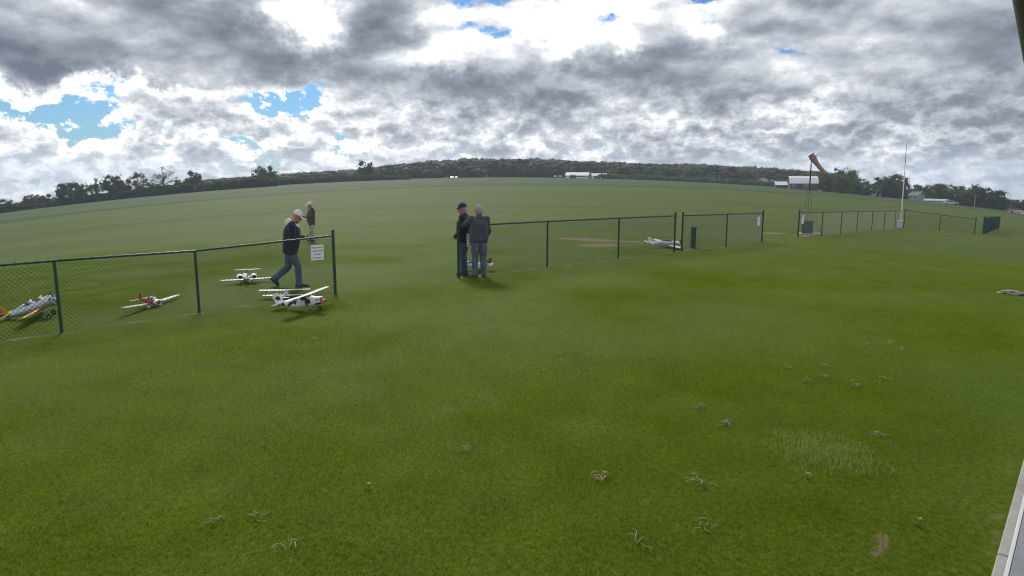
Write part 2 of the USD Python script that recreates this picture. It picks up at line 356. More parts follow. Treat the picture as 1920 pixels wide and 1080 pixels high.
def scatter(path, protos, m, pos, idx, ang, scl, kind='stuff', label=None):
    pi = UsdGeom.PointInstancer.Define(stage, path); rel = pi.CreatePrototypesRel()
    for k, mesh in enumerate(protos):
        pp = f'{path}/blade_tuft_{k:03d}'; usdkit.mesh(stage, pp, mesh, m); rel.AddTarget(pp)
    pi.CreateProtoIndicesAttr(Vt.IntArray.FromNumpy(idx.astype(np.int32))); pi.CreatePositionsAttr(Vt.Vec3fArray.FromNumpy(pos.astype(np.float32)))
    pi.CreateOrientationsAttr(Vt.QuathArray([Gf.Quath(float(math.cos(t / 2)), 0, 0, float(math.sin(t / 2))) for t in ang]))
    pi.CreateScalesAttr(Vt.Vec3fArray.FromNumpy(scl.astype(np.float32)))
    setdata(pi.GetPrim(), label=label, cat='grass' if label else None, kind=kind)
def turf():
    m = leaf_material('grass_blade', (.132, .205, .007), (.188, .240, .012), trans=.4, rough=.65, wscale=.35, wdark=.90, grain=True)
    def tuft(seed):
        v, f = blades(2600, 1.3, .014, .040, .0040, seed, lean=.8); b = v.reshape(-1, 5, 3); q = np.random.default_rng(seed); rr = np.hypot(b[:, 0, 0], b[:, 0, 1])
        b = b[q.random(len(rr)) < np.exp(-(rr / .36) ** 2)]; return b.reshape(-1, 3), (np.arange(len(b))[:, None] * 5 + np.array([0, 1, 2, 0, 2, 3, 3, 2, 4])).reshape(-1, 3)
    protos = [tuft(10 + k) for k in range(6)]; q = np.random.default_rng(3)
    gx, gy = np.meshgrid(np.arange(-24, 27, .31), np.arange(2.2, 33, .31)); X = gx.ravel() + q.uniform(-.2, .2, gx.size); Y = gy.ravel() + q.uniform(-.2, .2, gx.size)
    R = np.hypot(X, Y); keep = (np.abs(X) < Y * .80 + 1.0) & (q.random(len(R)) < np.interp(R, [0, 15, 33], [1, 1, .0]))
    dck = np.array([math.sin(math.radians(40.1)), math.cos(math.radians(40.1))]); keep &= -dck[1] * X + dck[0] * Y > .27 + .42     # not on the kerb of the porch
    X, Y = X[keep], Y[keep]; w = wear(X, Y); keep = w < .5; X, Y = X[keep], Y[keep]; R = np.hypot(X, Y); n = len(X)
    s = q.uniform(.85, 1.15, (n, 3)) * np.interp(R, [8, 30], [1, 1.35])[:, None]; s[:, 2] = q.uniform(.8, 1.2, n) * np.interp(R, [4, 14, 33], [1, .85, .5]) * (.88 + .24 * meshkit.noise(np.stack([X * .7, Y * .7, 0 * X], 1)))
    scatter('/World/lawn_grass', protos, m, np.stack([X, Y, terrain(X, Y) - .003], 1), q.integers(0, 6, n), q.uniform(0, 2 * PI, n), s, label='short mown green grass of the lawn in front of the fence')
    # the taller pale tuft at the lower right
    c = ground(1540, 850); m2 = leaf_material('seed_grass', (.20, .28, .06), (.36, .42, .18), trans=.35, wscale=2.0, wdark=.75)
    v, f = blades(6500, 1.0, .035, .085, .0034, 44, lean=.6); b = v.reshape(-1, 5, 3); r = np.hypot(b[:, 0, 0] / .5, b[:, 0, 1] / .5) * (.8 + .5 * meshkit.noise(b[:, 0] * 5))
    ok = (r < 1.2) & (np.random.default_rng(1).random(len(r)) < np.exp(-(r / .8) ** 2)); b = b[ok]; ff = (np.arange(len(b))[:, None] * 5 + np.array([0, 1, 2, 0, 2, 3, 3, 2, 4])).reshape(-1, 3)
    bb = b.reshape(-1, 3) * [.95, 1.0, 1.0]
    path = thing('pale_grass_tuft', 'pale seeding patch of longer grass standing out of the mown lawn', 'grass tuft', c, kind='stuff')
    obj('blades', (bb, ff), m2, path)
turf()
# ------------------------------------------------------------------ chain link fences
GREEN_VINYL = paint('green_vinyl', (.008, .042, .028), .42, .2, 8)
BLACK_VINYL = paint('black_vinyl', (.010, .026, .019), .42, .2, 8)
MESH_GREEN = paint('green_wire', (.005, .026, .018), .5, .1, 8)
MESH_DARK = paint('dark_wire', (.008, .022, .012), .5, .1, 8)
def wire_panel(a, b, h0, h1, pitch=.072, d=.0042):
    """Woven diamonds between two posts: each wire of both directions a three-sided strand."""
    a, b = np.asarray(a, float), np.asarray(b, float); L = np.hypot(*(b - a)[:2]); u = (b - a) / L; nrm = np.array([-u[1], u[0], 0]); nrm /= np.linalg.norm(nrm)
    segs = []
    H = (h0 + h1) / 2
    for s in (1, -1):
        for t in np.arange(-H, L + H, pitch):
            x0, x1 = t, t + s * H; z0, z1 = 0.02, H
            lo, hi = (x0, x1)
            # clip to 0..L
            def at(x): return z0 + (x - x0) * (z1 - z0) / (x1 - x0)
            p, q = (x0, z0), (x1, z1)
            if min(x0, x1) >= L or max(x0, x1) <= 0: continue
            if p[0] < 0: p = (0, at(0))
            if p[0] > L: p = (L, at(L))
            if q[0] < 0: q = (0, at(0))
            if q[0] > L: q = (L, at(L))
            segs.append((p, q, s))
    V, F = [], []
    for (x0, z0), (x1, z1), s in segs:
        p, q = a + u * x0 + np.array([0, 0, z0 - .0]) + nrm * .004 * s, a + u * x1 + np.array([0, 0, z1]) + nrm * .004 * s
        e = np.array([-u[0] * (z1 - z0) / (abs(z1 - z0) + 1e-9), -u[1], 1.0 * s]); e = np.cross(q - p, nrm); e /= np.linalg.norm(e) + 1e-12
        k = len(V) * 1
        o = [e * d / 2 - nrm * d * .29, -e * d / 2 - nrm * d * .29, nrm * d * .58]
        k = len(V); V += [p + x for x in o] + [q + x for x in o]
        for i in range(3):
            j = (i + 1) % 3; F += [(k + i, k + j, k + 3 + j), (k + i, k + 3 + j, k + 3 + i)]
    return np.array(V), np.array(F)
def fence(key, label, group=None, mat=None, wire=None, terminals=(), pitch=.072, d=.0052):
    P, T = FOOT[key], TOPS[key]; loc = P[0]
    root = thing('chain_link_fence', label, 'fence', loc)
    rail_h = []
    for i, (p, h) in enumerate(zip(P, T)):
        q = p - loc; term = i in terminals; r = .032 if term else .025; top = h - (.0 if term else .02)
        po = obj('post', join([cyl(q - [0, 0, .05], q + [0, 0, top], r, 12)]), mat, root, 35)
        cap = loft([(0, 0, 0, r * 1.12, r * 1.12), (.02, 0, 0, r * 1.12, r * 1.12), (.045, 0, 0, r * .7, r * .7), (.055, 0, 0, r * .2, r * .2)], 12); cap.apply_transform(trimesh.transformations.rotation_matrix(-PI / 2, [0, 1, 0])); cap.apply_translation(q + [0, 0, top])
        if term: obj('post_cap', cap, mat, po, 40)
        else:
            ring = trimesh.creation.torus(.030, .009, major_sections=12, minor_sections=6); ring.apply_translation(q + [0, 0, top - .01]); obj('rail_loop', ring, mat, po, 40)
        rail_h.append(h - (.075 if term else .03))
    for i in range(len(P) - 1):
        a, b = P[i] - loc, P[i + 1] - loc
        obj('top_rail', cyl(a + [0, 0, rail_h[i]], b + [0, 0, rail_h[i + 1]], .019, 10), mat, root, 40)
        v, f = wire_panel(a, b, rail_h[i], rail_h[i + 1], pitch, d)
        obj('wire_mesh', (v, f), wire, root, kind='stuff')
        # twisted ends of the mesh standing just above the rail
        n = int(np.linalg.norm((b - a)[:2]) / (pitch * 2)); kn = []
        for s in range(n):
            w = a + (b - a) * (s + .5) / n + np.array([0, 0, rail_h[i] + (rail_h[i + 1] - rail_h[i]) * (s + .5) / n])
            kn.append(trimesh.creation.box((.012, .012, .062)).apply_transform(trimesh.transformations.translation_matrix(w + [0, 0, .002])))
        if kn: obj('mesh_ties', join(kn), mat, root, kind='stuff')
    return root
fence('left', 'dark green chain link fence with a small jet and a red plane parked behind it', mat=GREEN_VINYL, wire=MESH_GREEN, terminals=(3,))
fence('middle', 'dark chain link fence that the two men talking stand at', mat=BLACK_VINYL, wire=MESH_DARK, terminals=(0, 3))
fence('gate', 'short two bay chain link fence with a green box post behind it', mat=BLACK_VINYL, wire=MESH_DARK, terminals=(0, 2))
fence('right', 'long many bay chain link fence that turns a corner at the white pole', mat=BLACK_VINYL, wire=MESH_DARK, terminals=(0, 7, 9), pitch=.10, d=.0034)
fence('far', 'farthest green chain link fence at the right edge, seen almost end on', mat=GREEN_VINYL, wire=paint('teal_wire', (.02, .075, .08), .5, .1, 8), terminals=(0,), pitch=.075, d=.007)

# ------------------------------------------------------------------ signs wired to the fences
WHITE_SIGN = paint('white_sign', (.74, .75, .73), .45, .04, 9)
INK = paint('sign_ink', (.02, .02, .035), .6, .05, 9)
STEEL = paint('zinc_steel', (.35, .36, .37), .45, .15, 10, metal=.7)
INK_GREY = paint('faded_ink', (.16, .16, .18), .6, .05, 9)
SIGN_LINES = ['PILOTS ONLY', 'NO SPECTATORS', 'BEYOND', 'THIS POINT']
def sign(px, py, w, h, a, b, label, off=-.045, tilt=0.0, ink=None):
    """A sheet hung on the fence running from a to b; centre at a pixel of the photograph."""
    a, b = np.asarray(a), np.asarray(b); u = (b - a)[:2] / np.hypot(*(b - a)[:2]); n = np.array([-u[1], u[0]])
    d = ray(px, py); t = np.dot(n, a[:2]) / np.dot(n, d[:2]); t += off / abs(np.dot(n, d[:2])) ; c = np.array([0, 0, CAM_H]) + d * t
    if np.dot(n, d[:2]) > 0: n = -n
    u = np.array([n[1], -n[0]]) * -1.0                            # to the right as seen from the camera
    yaw = math.atan2(u[1], u[0])
    M = frame(c, yaw) @ trimesh.transformations.rotation_matrix(tilt, [0, 1, 0])
    root = thing('warning_sign', label, 'sign', matrix=M, group='warning signs on the fences')
    obj('plate', box(w, .004, h, bevel=.0015), WHITE_SIGN, root)
    for k, line in enumerate(SIGN_LINES):
        hh = h * .088; m = meshkit.text_mesh(line, hh, .0012, bold=ink is None); x0, x1 = m.bounds[0][0], m.bounds[1][0]; sc = min(1.0, w * .86 / (x1 - x0))
        m.apply_scale([sc, 1, 1]); m.apply_translation([-(x0 + x1) * sc / 2, 0, 0]); m.apply_transform(trimesh.transformations.rotation_matrix(PI / 2, [1, 0, 0])); m.apply_translation([0, -.0024, h * (.285 - .225 * k)])
        obj('lettering', m, ink or INK, root)
    for sx in (-1, 1):
        for sz in (-1, 1): obj('wire_tie', tube([(sx * w * .43, -.006, sz * h * .44), (sx * w * .43, -.006, sz * h * .47), (sx * w * .43, .03, sz * h * .47), (sx * w * .43, .03, sz * h * .44)], .002, 4), STEEL, root)
    return root
L, Mi, Ga, Ri = FOOT['left'], FOOT['middle'], FOOT['gate'], FOOT['right']
sign(595, 473.5, .285, .31, L[2], L[3], 'white sign reading PILOTS ONLY hung on the left fence by its end post', tilt=.02)
sign(884, 450, .285, .31, Mi[0], Mi[1], 'white warning sign half hidden behind the man in the grey jacket')
sign(1422.5, 415, .24, .34, Ga[1], Ga[2], 'white warning sign at the right end of the short two bay fence', ink=INK_GREY)
sign(1505.5, 411.5, .30, .40, Ri[0], Ri[1], 'small white warning sign in front of the green cabinet', ink=INK_GREY)

# ------------------------------------------------------------------ green post, cabinet, windsock mast, pole
GREEN_BOX = paint('green_enamel', (.008, .050, .030), .75, .15, 5, spec=.15)
CONCRETE = paint('concrete', (.36, .34, .31), .85, .15, 3, dirt=(.22, .21, .18), bump=.3, bscale=30)
p = ground(1299, 466); hp = height_to(p, 426)
root = thing('utility_pedestal', 'dark green upright utility post standing behind the short fence', 'utility post', p)
obj('body', box(.15, .16, hp - .04, (0, 0, hp / 2 - .02), .012), GREEN_BOX, root); obj('cap', box(.18, .19, .05, (0, 0, hp - .02), .015), GREEN_BOX, root); obj('door_plate', box(.11, .006, hp * .45, (0, -.083, hp * .6), .002), GREEN_BOX, root); obj('base_flange', box(.24, .24, .02, (0, 0, .008), .004), GREEN_BOX, root)
p = ground(1513, 438.5); hp = height_to(p, 414); wd = 19 / FPX * project(p)[2]
yaw = -math.atan2(p[0], p[1])
root = thing('electrical_cabinet', 'squat dark green electrical cabinet on a concrete pad at the mast foot', 'cabinet', p, yaw)
obj('body', box(wd, .42, hp - .1, (0, 0, hp / 2 + .0), .02), GREEN_BOX, root); obj('lid', box(wd + .06, .48, .05, (0, 0, hp - .025), .012), GREEN_BOX, root); obj('concrete_pad', box(wd + .5, .85, .06, (.1, 0, .02), .01), CONCRETE, root)
for s in (1,):
    dr = obj('door', box(wd * .86, .02, hp - .22, (0, -.215, hp / 2), .006), GREEN_BOX, root); obj('handle', box(.02, .03, .12, (s * .04 - .10, -.24, hp * .55), .006), STEEL, dr)
# mast of the windsock: three legs that lean together, then a pole
MAST = paint('mast_steel', (.16, .165, .17), .5, .15, 6, metal=.4)
p = ground(1512, 437) * 1.012; p[2] = float(terrain(p[0], p[1])); D = project(p)[2]
hz = height_to(p, 347); ht = height_to(p, 293); hw = 11.5 / FPX * D
root = thing('windsock_mast', 'thin three legged steel mast rising behind the green cabinet', 'mast', p, yaw)
legs = [np.array([hw * math.cos(t), hw * math.sin(t), 0]) for t in (PI * 1.12, PI * 1.88, PI * .5)]; topz = [np.array([.05 * math.cos(t), .05 * math.sin(t), hz]) for t in (PI * 1.12, PI * 1.88, PI * .5)]
for a, b in zip(legs, topz): obj('leg', cyl(a, b, .016, 6), MAST, root, 40)
for k in range(1, 7):
    t0 = k / 7.0; ps = [a + (b - a) * t0 for a, b in zip(legs, topz)]
    obj('brace', join([cyl(ps[i], ps[(i + 1) % 3], .007, 4) for i in range(3)]), MAST, root)
obj('pole', tube([(0, 0, hz - .25), (0, 0, hz + .6), (0, 0, ht)], [.04, .032, .018], 8), paint('mast_dark', (.03, .03, .035), .5, .1, 6), root, 40)
arm_top = np.array([.28, 0, height_to(p, 288)])
obj('swivel_arm', tube([(0, 0, ht - .25), (.05, 0, ht - .12), (.2, 0, arm_top[2] - .12), tuple(arm_top)], .014, 6), MAST, root, 40)
SOCK = paint('faded_sock', (.26, .17, .155), .85, .18, 5, dirt=(.42, .30, .26)); SOCK_TIP = paint('faded_sock_tip', (.42, .28, .17), .85, .18, 5)
m0 = at_depth(1521, 290, p); m1 = at_depth(1549, 325, p)
ax = m1 - m0; Ls = np.linalg.norm(ax)
root = thing('windsock', 'faded orange pink windsock hanging slack above the red barn', 'windsock', m0)
def sock(t0, t1, wob):
    secs = []; 
    for t in np.linspace(t0, t1, 14):
        r = np.interp(t, [0, .12, .22, .3, .6, 1], [.13, .17, .14, .115, .10, .08]) * (D / 34.0); c = ax * t + np.array([0, 0, -.10 * math.sin(t * PI)]) * 1.0
        secs.append((c, r * (1 + .07 * math.sin(t * 23))))
    return tube([s[0] for s in secs], [s[1] for s in secs], 16, caps=False)
s1 = sock(0, .86, 0); s2 = sock(.86, 1, 0)
for s in (s1, s2):
    nz = meshkit.noise(s.vertices * 5.0)[:, None] - .5; s.vertices += nz * .07 * (s.vertices - s.vertices.mean(0)) / .4
obj('sock', s1, SOCK, root, 50); obj('tail_band', s2, SOCK_TIP, root, 50)
ring = trimesh.creation.torus(.16 * D / 34, .016, major_sections=20, minor_sections=6); ring.apply_transform(trimesh.geometry.align_vectors([0, 0, 1], ax / Ls)); obj('hoop', ring, paint('hoop_dark', (.04, .035, .03), .5), root, 40)
# white pole on a block
WHITE_PAINT = paint('white_paint', (.72, .73, .72), .5, .08, 4, dirt=(.5, .5, .48))
p = ground(1688, 427); D = project(p)[2]; yaw = -math.atan2(p[0], p[1])
root = thing('white_pole', 'tall slim white pole on a pale block behind the fence corner', 'pole', p, yaw)
hb = height_to(p, 413); w = 12 / FPX * D; h1 = height_to(p, 305); h2 = height_to(p, 271)
obj('block', box(w, w, hb + .05, (0, 0, hb / 2 - .02), .03), paint('pale_block', (.42, .45, .48), .8, .12, 3), root)
obj('shaft', tube([(0, 0, hb), (-.02, 0, hb + 1), (-.05, 0, h1)], [.040, .036, .030], 10), WHITE_PAINT, root, 40)
obj('whip', tube([(-.05, 0, h1), (-.09, 0, h2)], [.026, .014], 8), paint('grey_whip', (.12, .125, .14), .5), root, 40)
# ------------------------------------------------------------------ trees
BARK = paint('bark', (.065, .052, .042), .9, .3, 3)
LEAF = [leaf_material('leaf_dark', (.056, .092, .040), (.090, .130, .052), trans=.3, wscale=.25, wdark=.65),
        leaf_material('leaf_mid', (.070, .115, .040), (.110, .155, .055), trans=.3, wscale=.25, wdark=.65),
        leaf_material('leaf_olive', (.085, .102, .045), (.135, .138, .065), trans=.3, wscale=.25, wdark=.65)]
LEAF.append(leaf_material('leaf_bright', (.070, .125, .030), (.115, .165, .045), trans=.35, wscale=.25, wdark=.7))
WOOD = [leaf_material('wood_dark', (.030, .050, .024), (.115, .150, .060), trans=.3, wscale=.09, wdark=.55, rnd=.75), leaf_material('wood_mid', (.050, .080, .030), (.150, .175, .070), trans=.3, wscale=.09, wdark=.6, rnd=.75), leaf_material('wood_russet', (.070, .066, .040), (.160, .140, .085), trans=.3, wscale=.09, wdark=.6, rnd=.75)]
def tree_mesh(seed, kind='round', n=1100, H=10.0, lump=.95, lumpy=False):
    """Trunk with limbs, and a crown of leaf clumps in its volume, of a tree H metres tall."""
    q = np.random.default_rng(seed)
    spec = dict(round=(.18, .40, .46, 46, .085), tall=(.22, .27, .48, 40, .075), open=(.30, .36, .36, 26, .065), bush=(.02, .62, .55, 36, .11), column=(.06, .22, .52, 40, .075), bare=(.28, .36, .36, 30, .05))[kind]
    base, rx, rz, clumps, sig = spec
    cz = base + (1 - base) / 2; cr = (1 - base) / 2
    limbs = [tube([(0, 0, -.2), (q.normal(0, .1), q.normal(0, .1), H * base), (q.normal(0, .25), q.normal(0, .25), H * .62), (q.normal(0, .3), q.normal(0, .3), H * .86)], [.03 * H * .7, .021 * H * .7, .011 * H * .7, .02], 7)]
    c = []
    while len(c) < clumps:
        v = q.normal(size=3); v /= np.linalg.norm(v); r = q.uniform(.45, 1.0) ** .6
        p = np.array([v[0] * rx * r, v[1] * rx * r, cz + v[2] * cr * r])
        if kind in ('open', 'bare') and p[2] < base + .1: continue
        if kind == 'round' and p[2] > .75 and q.random() < .2: continue
        c.append(p * (1 + .13 * q.normal()) if p[2] > .3 else p)
    c = np.array(c) * H; c[:, 2] = np.clip(c[:, 2], base * H * .8, H * .97)
    for p in c[:: (1 if kind in ('bare', 'open') else 3)]:
        z0 = H * q.uniform(base * .8 + .02, min(.6, p[2] / H * .8)); mid = np.array([p[0] * .45, p[1] * .45, z0 + (p[2] - z0) * .6]); limbs.append(tube([(0, 0, z0), mid, p], [.008 * H, .005 * H, .0018 * H], 4, False))
        if kind == 'bare':
            for k in range(5): e = p + q.normal(0, .07, 3) * H; limbs.append(tube([mid + (p - mid) * q.uniform(.3, .9), e], [.0026 * H, .001 * H], 3, False))
    per = n // clumps; sg = sig * H * q.uniform(.6, 1.25, (clumps, 1, 1)); pts = (c[:, None] + q.normal(size=(clumps, per, 3)) * sg * [1, 1, .75]).reshape(-1, 3)
    pts[:, 2] = np.clip(pts[:, 2], .02 * H, None); s = H * q.uniform(.018, .040, len(pts)) * (1.25 if kind != 'bare' else .7)
    a, b = q.normal(size=(2, len(pts), 3)); a /= np.linalg.norm(a, axis=1, keepdims=True); b = np.cross(a, b); b /= np.linalg.norm(b, axis=1, keepdims=True)
    a, b = a * s[:, None], b * (s * .7)[:, None]
    v = np.stack([pts - a, pts - b * .9, pts + a, pts + b], 1).reshape(-1, 3); i = np.arange(len(pts))[:, None] * 4
    leaves = trimesh.Trimesh(v, np.concatenate([i + [0, 1, 2], i + [0, 2, 3]], 1).reshape(-1, 3), process=False)
    if kind in ('open', 'bare'): return join(limbs), leaves
    lumps = []
    for p, r in zip(c, sg[:, 0, 0]):                             # the dense inside of each clump
        b = trimesh.creation.icosphere(2 if lumpy else 1); b.vertices *= (r * lump * (.75 + .5 * meshkit.noise(b.vertices * 1.6 + p)))[:, None] * [1, 1, .8]; b.apply_translation(p); lumps.append(b)
    return join(limbs), join(lumps + [leaves])
KINDS = {}
def tree_class(kind, seed, leaf, n):
    path = f'/World/{kind}_tree_model_{seed:03d}'
    stage.CreateClassPrim(path); x = stage.GetPrimAtPath(path); x.SetTypeName('Xform')
    t, c = tree_mesh(seed, kind, n)
    obj('trunk', t, BARK, path); obj('crown', c, LEAF[leaf], path); KINDS.setdefault(kind, []).append(path)
for kind, leaf, n in (('round', 0, 1900), ('round', 1, 1900), ('tall', 0, 1500), ('tall', 1, 1500), ('open', 0, 900), ('open', 2, 900), ('bush', 1, 1900), ('bush', 2, 1500), ('column', 0, 1300), ('bare', 2, 420), ('round', 2, 1900), ('bush', 3, 2200)):
    tree_class(kind, len(KINDS.get(kind, [])) + 1, leaf, n)
def tree(px, top, r, kind, k, label, wide=1.0, name='tree', cat='tree', group=None):
    p = stand(px, r); h = height_to(p, top); s = h / 10.0
    copy_of(KINDS[kind][k], name, label, cat, p - [0, 0, .1], rng.uniform(0, 6.28), (s * wide, s * wide, s), group)
G1, G2, G3 = 'trees along the left field edge', 'trees by the farm at the right', 'trees along the right field edge'
for a in [(5, 374, 300, 'round', 0, 'dark round tree cut by the left edge of the picture', 1.1), (30, 377, 310, 'bush', 0, 'low bushy tree second from the left edge', 1.0), (51, 367, 305, 'round', 1, 'small round tree, left one of a touching pair', .9),
          (62, 365, 310, 'tall', 0, 'slim tree, middle one of three small trees at far left', 1.1), (81, 365, 305, 'round', 0, 'small domed tree just right of the slim one at far left', 1.05), (100, 368, 300, 'bush', 1, 'olive bush filling the gap at the foot of the left trees', .8),
          (118, 345, 300, 'round', 0, 'dark full tree at the left end of the taller group', .75), (137, 344, 310, 'tall', 1, 'tall narrow tree, second in the taller left group', 1.1), (155, 347, 305, 'round', 1, 'mid green rounded tree in the middle of the taller left group', .8),
          (178, 335, 300, 'open', 0, 'thin leaning tree with sky showing through its crown', .8), (209, 330, 305, 'tall', 0, 'ragged dark tree standing alone above the hedge', 1.3), (233, 337, 310, 'round', 0, 'broad dark tree beside the ragged lone tree', .8),
          (262, 326, 305, 'open', 1, 'open topped tree left of the tallest bare limbed tree', .9), (284, 340, 300, 'bush', 0, 'bush between the open topped and bare limbed trees', .9), (306, 311, 300, 'bare', 0, 'tallest bare limbed tree of the left field edge', 1.3),
          (335, 338, 310, 'round', 1, 'low round tree just right of the bare limbed tree', .8), (351, 331, 305, 'column', 0, 'narrow upright tree, left half of a close pair', 1.0), (366, 322, 310, 'round', 0, 'spiky dark tree, right half of a close pair', .75),
          (410, 338, 330, 'bush', 0, 'low shrub between the close pair and the big dark tree', 1.2), (487, 312, 340, 'open', 0, 'twiggy tree leaning on the big dark tree from the left', .9), (500, 313, 335, 'round', 0, 'big dark tree at the start of the woods', .85), (512, 322, 335, 'tall', 1, 'shorter tree on the right flank of the big dark tree', 1.0),
          (686, 303, 350, 'round', 0, 'large dense dark tree standing proud of the wooded hill', .95)]:
    tree(*a[:6], wide=a[6], group=G1)
for a in [(1537, 323, 335, 'tall', 0, 'dark tree at the right end of the red barn', .8), (1548, 324, 320, 'round', 2, 'olive tree directly below the windsock', .8), (1556, 326, 315, 'bush', 0, 'bushy tree between the windsock and the big green tree', .8), (1572, 315, 335, 'open', 0, 'tall airy tree rising over the big green tree', .8),
          (1586, 322, 300, 'bush', 2, 'big bright green dome shaped tree right of the barn', .95), (1613, 336, 310, 'round', 1, 'low tree on the right flank of the green dome tree', 1.1), (1626, 341, 305, 'bush', 1, 'shrub left of the small white house', .9), (1652, 333, 320, 'tall', 0, 'left shoulder of the big dark clump behind the white pole', 1.5),
          (1672, 328, 315, 'round', 0, 'biggest dark round tree left of the white pole', 1.05), (1690, 333, 310, 'round', 1, 'dark tree directly behind the white pole', .8)]:
    tree(*a[:6], wide=a[6], group=G2)
for a in [(1712, 351, 330, 'bush', 1, 'low olive bush just right of the white pole', 1.3), (1727, 347, 335, 'round', 0, 'small tree left of the grey house roof', 1.0), (1748, 348, 330, 'round', 2, 'olive round tree right of the grey house', 1.0), (1763, 346, 320, 'tall', 1, 'slim tree, left of two with a notch of sky between', 1.2),
          (1776, 346, 315, 'open', 0, 'airy tree, right of two with a notch of sky between', .9), (1795, 350, 310, 'round', 1, 'broad rounded mid green tree in the right row', 1.15), (1812, 355, 300, 'bush', 2 % 2, 'low bush dip in the middle of the right row', 1.0), (1826, 348, 310, 'tall', 0, 'highest narrow dark tree of the right row', 1.3),
          (1840, 353, 300, 'round', 0, 'dark tree behind the thin pole in the right row', .9), (1854, 354, 300, 'round', 1, 'green tree after the thin pole in the right row', 1.0), (1876, 358, 295, 'round', 0, 'last big dark tree before the gap at the right edge', 1.15), (1897, 373, 300, 'bush', 0, 'low bush in the gap near the right edge', .9), (1917, 375, 290, 'round', 2, 'tree cut by the right edge of the picture', 1.0)]:
    tree(*a[:6], wide=a[6], group=G3)
def hedge(name, px0, px1, tops, r0, r1, n, label, leaf, seed, size=.5):
    """A continuous thicket nobody could count, as leaf clumps in its volume."""
    q = np.random.default_rng(seed); px = q.uniform(px0, px1, n); r = q.uniform(r0, r1, n); xs = np.array([t[0] for t in tops]); ys = np.array([t[1] for t in tops]); pts = []
    jag = meshkit.noise(np.stack([px * .09, 0 * px, 0 * px], 1), seed) * 5 - 2
    for x, rr, j in zip(px, r, jag):
        p = stand(x, rr); h = height_to(p, np.interp(x, xs, ys) + j); pts.append(p + [0, 0, max(h, .6) * q.random() ** .7])
    pts = np.array(pts); s = size * q.uniform(.5, 1.4, n); a, b = q.normal(size=(2, n, 3)); a /= np.linalg.norm(a, axis=1, keepdims=True); b = np.cross(a, b); b /= np.linalg.norm(b, axis=1, keepdims=True); a, b = a * s[:, None], b * (s * .75)[:, None]
    v = np.stack([pts - a, pts - b, pts + a, pts + b], 1).reshape(-1, 3); i = np.arange(n)[:, None] * 4
    obj(name, (v, np.concatenate([i + [0, 1, 2], i + [0, 2, 3]], 1).reshape(-1, 3)), LEAF[leaf], label=label, cat='hedgerow', kind='stuff')
hedge('hedgerow', -60, 520, [(-60, 396), (0, 388), (60, 382), (120, 373), (200, 363), (300, 350), (380, 344), (450, 337), (520, 333)], 300, 325, 26000, 'dark continuous hedgerow at the foot of the left trees', 0, 5, .7)
hedge('brush', 490, 770, [(490, 336), (540, 334), (600, 331), (680, 329), (770, 330)], 338, 372, 14000, 'low dark brush joining the left hedgerow to the wood', 0, 9, .6)
hedge('thicket', 1545, 1990, [(1545, 350), (1580, 348), (1640, 355), (1700, 361), (1760, 369), (1820, 376), (1870, 384), (1920, 391), (1990, 405)], 318, 345, 20000, 'dark undergrowth below the right field edge trees', 0, 6, .7)
hedge('scrub', 1120, 1480, [(1120, 328), (1200, 328), (1230, 330), (1300, 333), (1400, 338), (1480, 342)], 362, 395, 9000, 'low scrub bushes along the far field edge below the wood', 1, 8, .7)
# the wood on the rise: one mass
def wood():
    q = np.random.default_rng(12); sky_x = np.array([380, 450, 500, 560, 620, 680, 740, 790, 830, 900, 1000, 1080, 1150, 1230, 1300, 1380, 1450, 1520, 1600, 1700, 1800, 1960]); sky_y = np.array([336, 331, 328, 323, 320, 317, 308, 303, 299, 297, 297, 301, 304, 306, 308, 311, 315, 320, 327, 342, 352, 380])
    path = numbered('/World/woodland'); pi = UsdGeom.PointInstancer.Define(stage, path); rel = pi.CreatePrototypesRel(); names = []
    for k, (kind, leaf, seed) in enumerate((('round', 0, 31), ('round', 1, 32), ('tall', 0, 33), ('round', 2, 34), ('bush', 1, 35), ('bush', 2, 36))):
        t, c = tree_mesh(seed, kind, 420, lump=1.5); pp = f'{path}/wood_tree_{k:03d}'; UsdGeom.Xform.Define(stage, pp); usdkit.mesh(stage, pp + '/crown', c, WOOD[leaf]); usdkit.mesh(stage, pp + '/trunk', t, BARK); rel.AddTarget(pp)
    pos, scl, idx = [], [], []
    for x0, x1, r0, r1, n, kind in ((375, 1590, 395, 780, 1500, 'fill'), (375, 1590, 690, 790, 260, 'rim'), (560, 1480, 385, 430, 260, 'edge')):
        for _ in range(n):
            px = q.uniform(x0, x1); r = r0 + (r1 - r0) * q.random() ** (1.4 if kind == 'fill' else 1); p = stand(px, r); top = np.interp(px, sky_x, sky_y)
            hmax = height_to(p, top); f = (r - 395) / 385
            h = hmax * q.uniform(.66, 1.05) if kind == 'rim' else min(hmax * q.uniform(.7, .95), q.uniform(6, 11) + 6 * f) if kind == 'fill' else min(hmax * .8, q.uniform(3.5, 7))
            if h < 2.0: continue
            s = h / 10; w = max(s, .75) * q.uniform(.85, 1.25); pos.append(p - [0, 0, .2]); scl.append((w, w, s)); idx.append(q.integers(0, 6))
    n = len(pos); pi.CreateProtoIndicesAttr(Vt.IntArray.FromNumpy(np.array(idx, np.int32))); pi.CreatePositionsAttr(Vt.Vec3fArray.FromNumpy(np.array(pos, np.float32))); pi.CreateScalesAttr(Vt.Vec3fArray.FromNumpy(np.array(scl, np.float32)))
    pi.CreateOrientationsAttr(Vt.QuathArray([Gf.Quath(math.cos(t), 0, 0, math.sin(t)) for t in q.uniform(0, PI, n)]))
    setdata(pi.GetPrim(), 'distant wood covering the rise beyond the field', 'woodland', kind='stuff')
wood()

